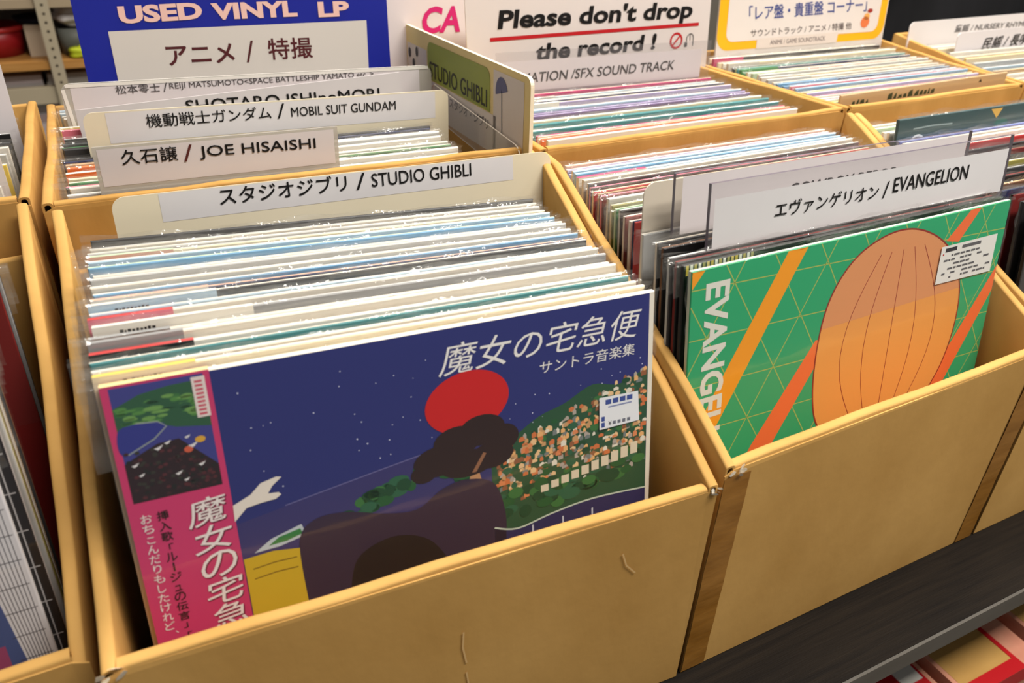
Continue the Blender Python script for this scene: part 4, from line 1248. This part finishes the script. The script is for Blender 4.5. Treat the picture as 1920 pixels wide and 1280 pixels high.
# ------------------------------------------------------------------ cartons on the lower shelf
RED = M((196, 26, 34), 0.4, 0.4)
SALM = noisy('salmon_side_card', (214, 140, 116), (224, 160, 132), 30, 0.5, 0.3)
def low_box(label, x0, x1, y0, y1, zt, seed, side=SALM):
    base = ((x0 + x1) / 2, (y0 + y1) / 2, -0.7565)
    e = root('storage_box', base, label, 'box', 'red-trimmed boxes on the lower shelf')
    b = MB()
    X, Y, H = (x1 - x0) / 2, (y1 - y0) / 2, zt - base[2]
    b.box(-X, X, -Y, Y, 0, H - 0.03, side)
    b.build('body', e, 0.002)
    b = MB()
    b.box(-X - 0.003, X + 0.003, -Y - 0.003, Y + 0.003, H - 0.0295, H, SALM, dict(front=RED))
    b.box(-X + 0.003, X - 0.033, -Y + 0.012, Y - 0.012, H, H + 0.0004, CARD)
    b.build('lid', e, 0.002)
    b = MB()
    for a in ((X - 0.033, X - 0.027, -Y - 0.003, Y + 0.003), (-X + 0.003, X - 0.033, -Y - 0.003, -Y + 0.012)):
        b.box(a[0], a[1], a[2], a[3], H + 0.0001, H + 0.0012, RED)
    b.build('red_trim', e)
    return e, base
low_box('red-trimmed cardboard box showing its plain brown lid under the shelf edge', 0.402, 0.522, -0.040, 0.30, -0.42, 1)
e2, base2 = low_box('red-topped box with a white label at the bottom right, nearer the middle', 0.22, 0.385, -0.045, 0.30, -0.425, 2)
b = MB()
b.box(0.046, 0.074, -0.128, -0.098, -0.425 + 0.7565 + 0.0014, -0.425 + 0.7565 + 0.003, M((226, 222, 214), 0.5, 0.3))
b.build('white_label', e2)
b = MB()
b.box(-0.079, 0.079, -0.155, 0.15, -0.425 + 0.7565 + 0.0001, -0.425 + 0.7565 + 0.0011, RED)
b.build('red_lid_sheet', e2)
low_box('red-trimmed box at the right frame edge on the lower shelf', 0.548, 0.70, -0.030, 0.30, -0.42, 3)

# ------------------------------------------------------------------ storage rack far behind at the left
RK = (-0.42, 2.62, FLOOR_Z)
rk = root('storage_rack', RK, 'beige perforated steel rack with wooden shelf boards behind the cartons', 'rack')
BEIGE = M((176, 164, 140), 0.5, 0.4)
def rp(name, x0, x1, y0, y1, z0, z1, m, bev=0.002):
    b = MB()
    b.box(x0 - RK[0], x1 - RK[0], y0 - RK[1], y1 - RK[1], z0 - RK[2], z1 - RK[2], m)
    return b.build(name, rk, bev)
def post(x0, x1, y):
    b = MB()
    b.box(x0 - RK[0], x1 - RK[0], y - RK[1], y + 0.003 - RK[1], 0, 1.3, BEIGE)
    b.box(x0 - RK[0], x0 + 0.003 - RK[0], y + 0.003 - RK[1], y + 0.036 - RK[1], 0, 1.3, BEIGE)
    xm = (x0 + x1) / 2 - RK[0]
    for k in range(52):
        z = 0.02 + k * 0.025
        b.poly([(xm + 0.004 * math.cos(t), y - RK[1] - 0.0004, z + 0.004 * math.sin(t)) for t in [i * math.pi / 5 for i in range(10)]], HOLE)
    b.build('post', rk)
post(-0.432, -0.396, 2.60)
post(-1.332, -1.296, 2.60)
WOOD = noisy('shelf_board_wood', (172, 122, 62), (190, 140, 78), 8, 0.5, 0.3, (1, 8, 8))
for zt in (-0.248, -0.62):
    rp('shelf_board', -1.33, -0.05, 2.61, 3.05, zt - 0.024, zt, WOOD)
rp('shelf_board', -1.33, -0.05, 2.61, 3.05, -0.095, -0.070, M((168, 150, 124), 0.5, 0.4))
rp('cross_beam', -1.33, -0.05, 2.612, 2.64, -0.375, -0.325, BEIGE)
rp('back_sheet', -1.33, -0.05, 3.05, 3.06, FLOOR_Z + 0.02, 0.3, M((108, 104, 98), 0.6, 0.3))

def blob(name, label, cat, c, r, m, seed, flatten=0.7, group=None, parts=None):
    """soft crumpled object"""
    rr = random.Random(seed)
    bm = bmesh.new()
    bmesh.ops.create_icosphere(bm, subdivisions=3, radius=1)
    ph = [rr.uniform(0, 6) for _ in range(6)]
    for v in bm.verts:
        k = 1 + 0.16 * math.sin(v.co.x * 4 + ph[0]) * math.sin(v.co.y * 5 + ph[1]) + 0.12 * math.sin(v.co.z * 7 + ph[2])
        v.co = Vector((v.co.x * r[0] * k, v.co.y * r[1] * k, max(-flatten, v.co.z) * r[2] * k))
    zmin = min(v.co.z for v in bm.verts)
    for v in bm.verts: v.co.z -= zmin
    me = bpy.data.meshes.new(name)
    bm.to_mesh(me)
    bm.free()
    for p in me.polygons: p.use_smooth = True
    me.materials.append(m)
    o = bpy.data.objects.new(name, me)
    COL.objects.link(o)
    o.location = c
    return finish(o, label, cat, group)

def tub(label, c, r, h, m, rim):
    e = root('plastic_tub', c, label, 'tub')
    b = MB()
    n = 28
    ring = lambda rad, z: [(rad * math.cos(2 * math.pi * i / n), rad * 0.8 * math.sin(2 * math.pi * i / n), z) for i in range(n)]
    b.loft([ring(r * 0.86, 0), ring(r, h), ring(r * 0.95, h), ring(r * 0.8, 0.006)], m)
    b.build('bowl', e)
    b = MB()
    b.loft([ring(r * 0.99, h - 0.012), ring(r * 1.06, h - 0.010), ring(r * 1.06, h + 0.002), ring(r * 0.97, h + 0.003)], rim, cap=False)
    b.build('rim', e)
    return e
tub('red plastic tub on the wooden rack shelf at the far left', (-0.590, 2.76, -0.2475), 0.105, 0.085, M((150, 24, 30), 0.4, 0.4), M((176, 40, 40), 0.4, 0.4))
b = MB()
b.box(-0.030, 0.030, -0.05, 0.05, 0, 0.092, M((190, 172, 150), 0.6, 0.3))
o = b.build('paper_carton', None, 0.003)
o.location = (-0.452, 2.74, -0.2475)
finish(o, 'small beige carton left of the perforated rack post', 'box')
blob('cloth_bag', 'dark navy cloth lying on the small beige carton on the rack', 'cloth', (-0.462, 2.75, -0.155), (0.045, 0.06, 0.014), M((26, 28, 44), 0.7, 0.2), 2)
blob('plastic_bag', 'white crumpled plastic bag right of the rack post, on top of a grey bin', 'bag', (-0.345, 2.72, -0.165), (0.050, 0.07, 0.035), M((216, 210, 208), 0.4, 0.4), 3)
b = MB()
n = 20
ring = lambda rx, ry, z: [(rx * math.copysign(abs(math.cos(t)) ** 0.6, math.cos(t)), ry * math.copysign(abs(math.sin(t)) ** 0.6, math.sin(t)), z) for t in [2 * math.pi * i / n for i in range(n)]]
b.loft([ring(0.040, 0.055, 0), ring(0.045, 0.06, 0.080), ring(0.041, 0.055, 0.080), ring(0.037, 0.05, 0.01)], M((96, 98, 92), 0.5, 0.4))
o = b.build('storage_bin')
o.location = (-0.352, 2.73, -0.2475)
finish(o, 'grey open bin under the white bag on the rack', 'bin')
blob('cloth_bag', 'yellow-green folded cloth at the front of the rack shelf', 'cloth', (-0.340, 2.645, -0.2475), (0.035, 0.025, 0.020), M((178, 190, 40), 0.6, 0.3), 5)
blob('plastic_bag', 'pale bundle on the rack just beside the yellow-green cloth', 'bag', (-0.262, 2.66, -0.2475), (0.035, 0.04, 0.05), M((196, 192, 196), 0.5, 0.3), 6)
for k, (x0, x1, zt, c, lab) in enumerate(((-0.62, -0.47, -0.285, (214, 206, 208), 'white stack of paper sheets under the rack board at left'), (-0.455, -0.30, -0.300, (204, 196, 194), 'pale stack of paper sheets under the rack board by the post'))):
    b = MB()
    rr = random.Random(k)
    z = 0
    for i in range(int((zt + 0.62) / 0.0245)):
        dx = rr.uniform(-0.004, 0.004)
        b.box((x0 - x1) / 2 + dx, (x1 - x0) / 2 + dx, -0.12, 0.12, z, z + 0.024, M(tuple(max(0, v - rr.randrange(18)) for v in c), 0.6, 0.3))
        z += 0.0245
    o = b.build('paper_stack')
    o.location = ((x0 + x1) / 2, 2.80, -0.6195)
    finish(o, lab, 'paper', 'paper stacks on the rack')

# ------------------------------------------------------------------ person in black behind the far cartons
def person():
    px, py = 1.76, 1.20
    yaw = math.radians(150)
    mat = Matrix.Translation((px, py, FLOOR_Z)) @ Matrix.Rotation(yaw, 4, 'Z')
    e = root('person', None, 'person in black coat and black trousers standing behind the far right carton', 'person', None, mat)
    skin = M((206, 160, 132), 0.5, 0.35)
    # continuous body
    J = {'pel': ((0, 0, 0.94), (0.15, 0.11)), 'wai': ((0, 0.005, 1.10), (0.13, 0.10)), 'che': ((0, 0.01, 1.30), (0.15, 0.11)), 'nb': ((0, 0.0, 1.45), (0.06, 0.06)), 'nk': ((0, -0.01, 1.51), (0.052, 0.055)),
         'hd': ((0, -0.02, 1.60), (0.072, 0.088)), 'ht': ((0, -0.015, 1.68), (0.062, 0.075))}
    for s, n in ((1, 'l'), (-1, 'r')):
        J.update({'hip' + n: ((s * 0.095, 0, 0.88), (0.085, 0.085)), 'kne' + n: ((s * 0.105, -0.01, 0.50), (0.058, 0.058)), 'cal' + n: ((s * 0.108, 0.015, 0.36), (0.052, 0.056)), 'ank' + n: ((s * 0.11, 0.02, 0.09), (0.036, 0.038)), 'toe' + n: ((s * 0.12, -0.14, 0.035), (0.036, 0.028)),
                  'sho' + n: ((s * 0.175, 0.01, 1.40), (0.058, 0.058)), 'elb' + n: ((s * 0.225, 0.02, 1.12), (0.042, 0.042)), 'wri' + n: ((s * 0.235, -0.06, 0.90), (0.027, 0.024)), 'han' + n: ((s * 0.235, -0.085, 0.84), (0.036, 0.018))})
    E = [('pel', 'wai'), ('wai', 'che'), ('che', 'nb'), ('nb', 'nk'), ('nk', 'hd'), ('hd', 'ht')]
    for n in 'lr':
        E += [('pel', 'hip' + n), ('hip' + n, 'kne' + n), ('kne' + n, 'cal' + n), ('cal' + n, 'ank' + n), ('ank' + n, 'toe' + n), ('che', 'sho' + n), ('sho' + n, 'elb' + n), ('elb' + n, 'wri' + n), ('wri' + n, 'han' + n)]
        s = 1 if n == 'l' else -1
        for i, (fx, fl) in enumerate(((-0.024, 0.066), (-0.008, 0.074), (0.008, 0.070), (0.024, 0.055))):
            J['f%d%s' % (i, n)] = ((s * 0.235 + fx * 0.4, -0.10 + fx, 0.80), (0.009, 0.009))
            J['g%d%s' % (i, n)] = ((s * 0.228 + fx * 0.3, -0.10 + fx, 0.80 - fl), (0.007, 0.007))
            E += [('han' + n, 'f%d%s' % (i, n)), ('f%d%s' % (i, n), 'g%d%s' % (i, n))]
        J['th' + n] = ((s * 0.215, -0.135, 0.83), (0.009, 0.009))
        E.append(('han' + n, 'th' + n))
    keys = list(J)
    me = bpy.data.meshes.new('body')
    me.from_pydata([J[k][0] for k in keys], [(keys.index(a), keys.index(b_)) for a, b_ in E], [])
    o = bpy.data.objects.new('body', me)
    COL.objects.link(o)
    o.parent = e
    md = o.modifiers.new('skin', 'SKIN')
    for i, k in enumerate(keys):
        me.skin_vertices[0].data[i].radius = J[k][1]
        me.skin_vertices[0].data[i].use_root = (k == 'pel')
    o.modifiers.new('sub', 'SUBSURF').levels = 2
    me.materials.append(skin)
    BLK = noisy('black_cloth', (18, 18, 20), (30, 30, 33), 12, 0.75, 0.2, (1, 1, 0.3), 0.4, 30)
    NB = noisy('blue_black_cloth', (24, 25, 34), (34, 36, 48), 12, 0.8, 0.15, (1, 1, 0.3), 0.4, 30)
    N = 40
    def rg(cx, cy_, rx, ry, z, fold=0.0, ph=0.0):
        return [((rx * (1 + fold * math.sin(7 * t + ph))) * math.cos(t) + cx, (ry * (1 + fold * math.sin(7 * t + ph))) * math.sin(t) + cy_, z) for t in [2 * math.pi * i / N for i in range(N)]]
    b = MB()
    b.loft([rg(0, 0, 0.245, 0.185, 0.62, 0.05), rg(0, 0, 0.235, 0.175, 0.80, 0.045, 0.3), rg(0, 0, 0.222, 0.165, 0.95, 0.03, 0.6), rg(0, 0.005, 0.195, 0.150, 1.12, 0.02, 0.9), rg(0, 0.01, 0.205, 0.150, 1.30, 0.01), rg(0, 0.005, 0.190, 0.125, 1.40), rg(0, 0, 0.095, 0.085, 1.47), rg(0, 0, 0.075, 0.075, 1.49)], BLK, cap=False)
    b.build('coat', e)
    for s in (1, -1):
        b = MB()
        b.loft([rg(s * 0.165, 0.01, 0.075, 0.080, 1.42), rg(s * 0.200, 0.012, 0.070, 0.075, 1.32, 0.02), rg(s * 0.228, 0.02, 0.060, 0.064, 1.12, 0.04), rg(s * 0.236, -0.03, 0.052, 0.055, 0.97, 0.04, 1), rg(s * 0.236, -0.055, 0.046, 0.048, 0.91)], BLK)
        b.build('coat_sleeve', e)
        b = MB()
        b.loft([rg(s * 0.098, 0, 0.100, 0.120, 0.95), rg(s * 0.100, 0, 0.098, 0.112, 0.75, 0.02), rg(s * 0.106, -0.005, 0.078, 0.085, 0.50, 0.03), rg(s * 0.108, 0.012, 0.072, 0.078, 0.30, 0.04), rg(s * 0.11, 0.02, 0.068, 0.076, 0.075, 0.04)], NB)
        b.build('trouser_leg', e)
        b = MB()
        def sr(y, rx, rz): return [(s * 0.115 + rx * math.cos(t), y, max(0.0, rz * (1 + math.sin(t)))) for t in [2 * math.pi * i / 18 for i in range(18)]]
        b.loft([sr(0.085, 0.02, 0.02), sr(0.07, 0.04, 0.045), sr(0.0, 0.045, 0.05), sr(-0.08, 0.05, 0.036), sr(-0.16, 0.044, 0.028), sr(-0.19, 0.02, 0.015)], M((20, 18, 18), 0.4, 0.4))
        b.build('shoe', e)
    bm = bmesh.new()
    bmesh.ops.create_uvsphere(bm, u_segments=24, v_segments=16, radius=1)
    for v in bm.verts:
        y = v.co.y
        k = 1.0 if not (y < -0.3 and v.co.z < 0.45) else 0.86
        v.co = Vector((v.co.x * 0.088 * k, -0.012 + y * 0.104 * k, 1.635 + v.co.z * (0.105 if v.co.z > 0 else 0.12) * k))
    me = bpy.data.meshes.new('hair')
    bm.to_mesh(me)
    bm.free()
    for p in me.polygons: p.use_smooth = True
    me.materials.append(M((24, 20, 20), 0.5, 0.4))
    h = bpy.data.objects.new('hair', me)
    COL.objects.link(h)
    h.parent = e
person()
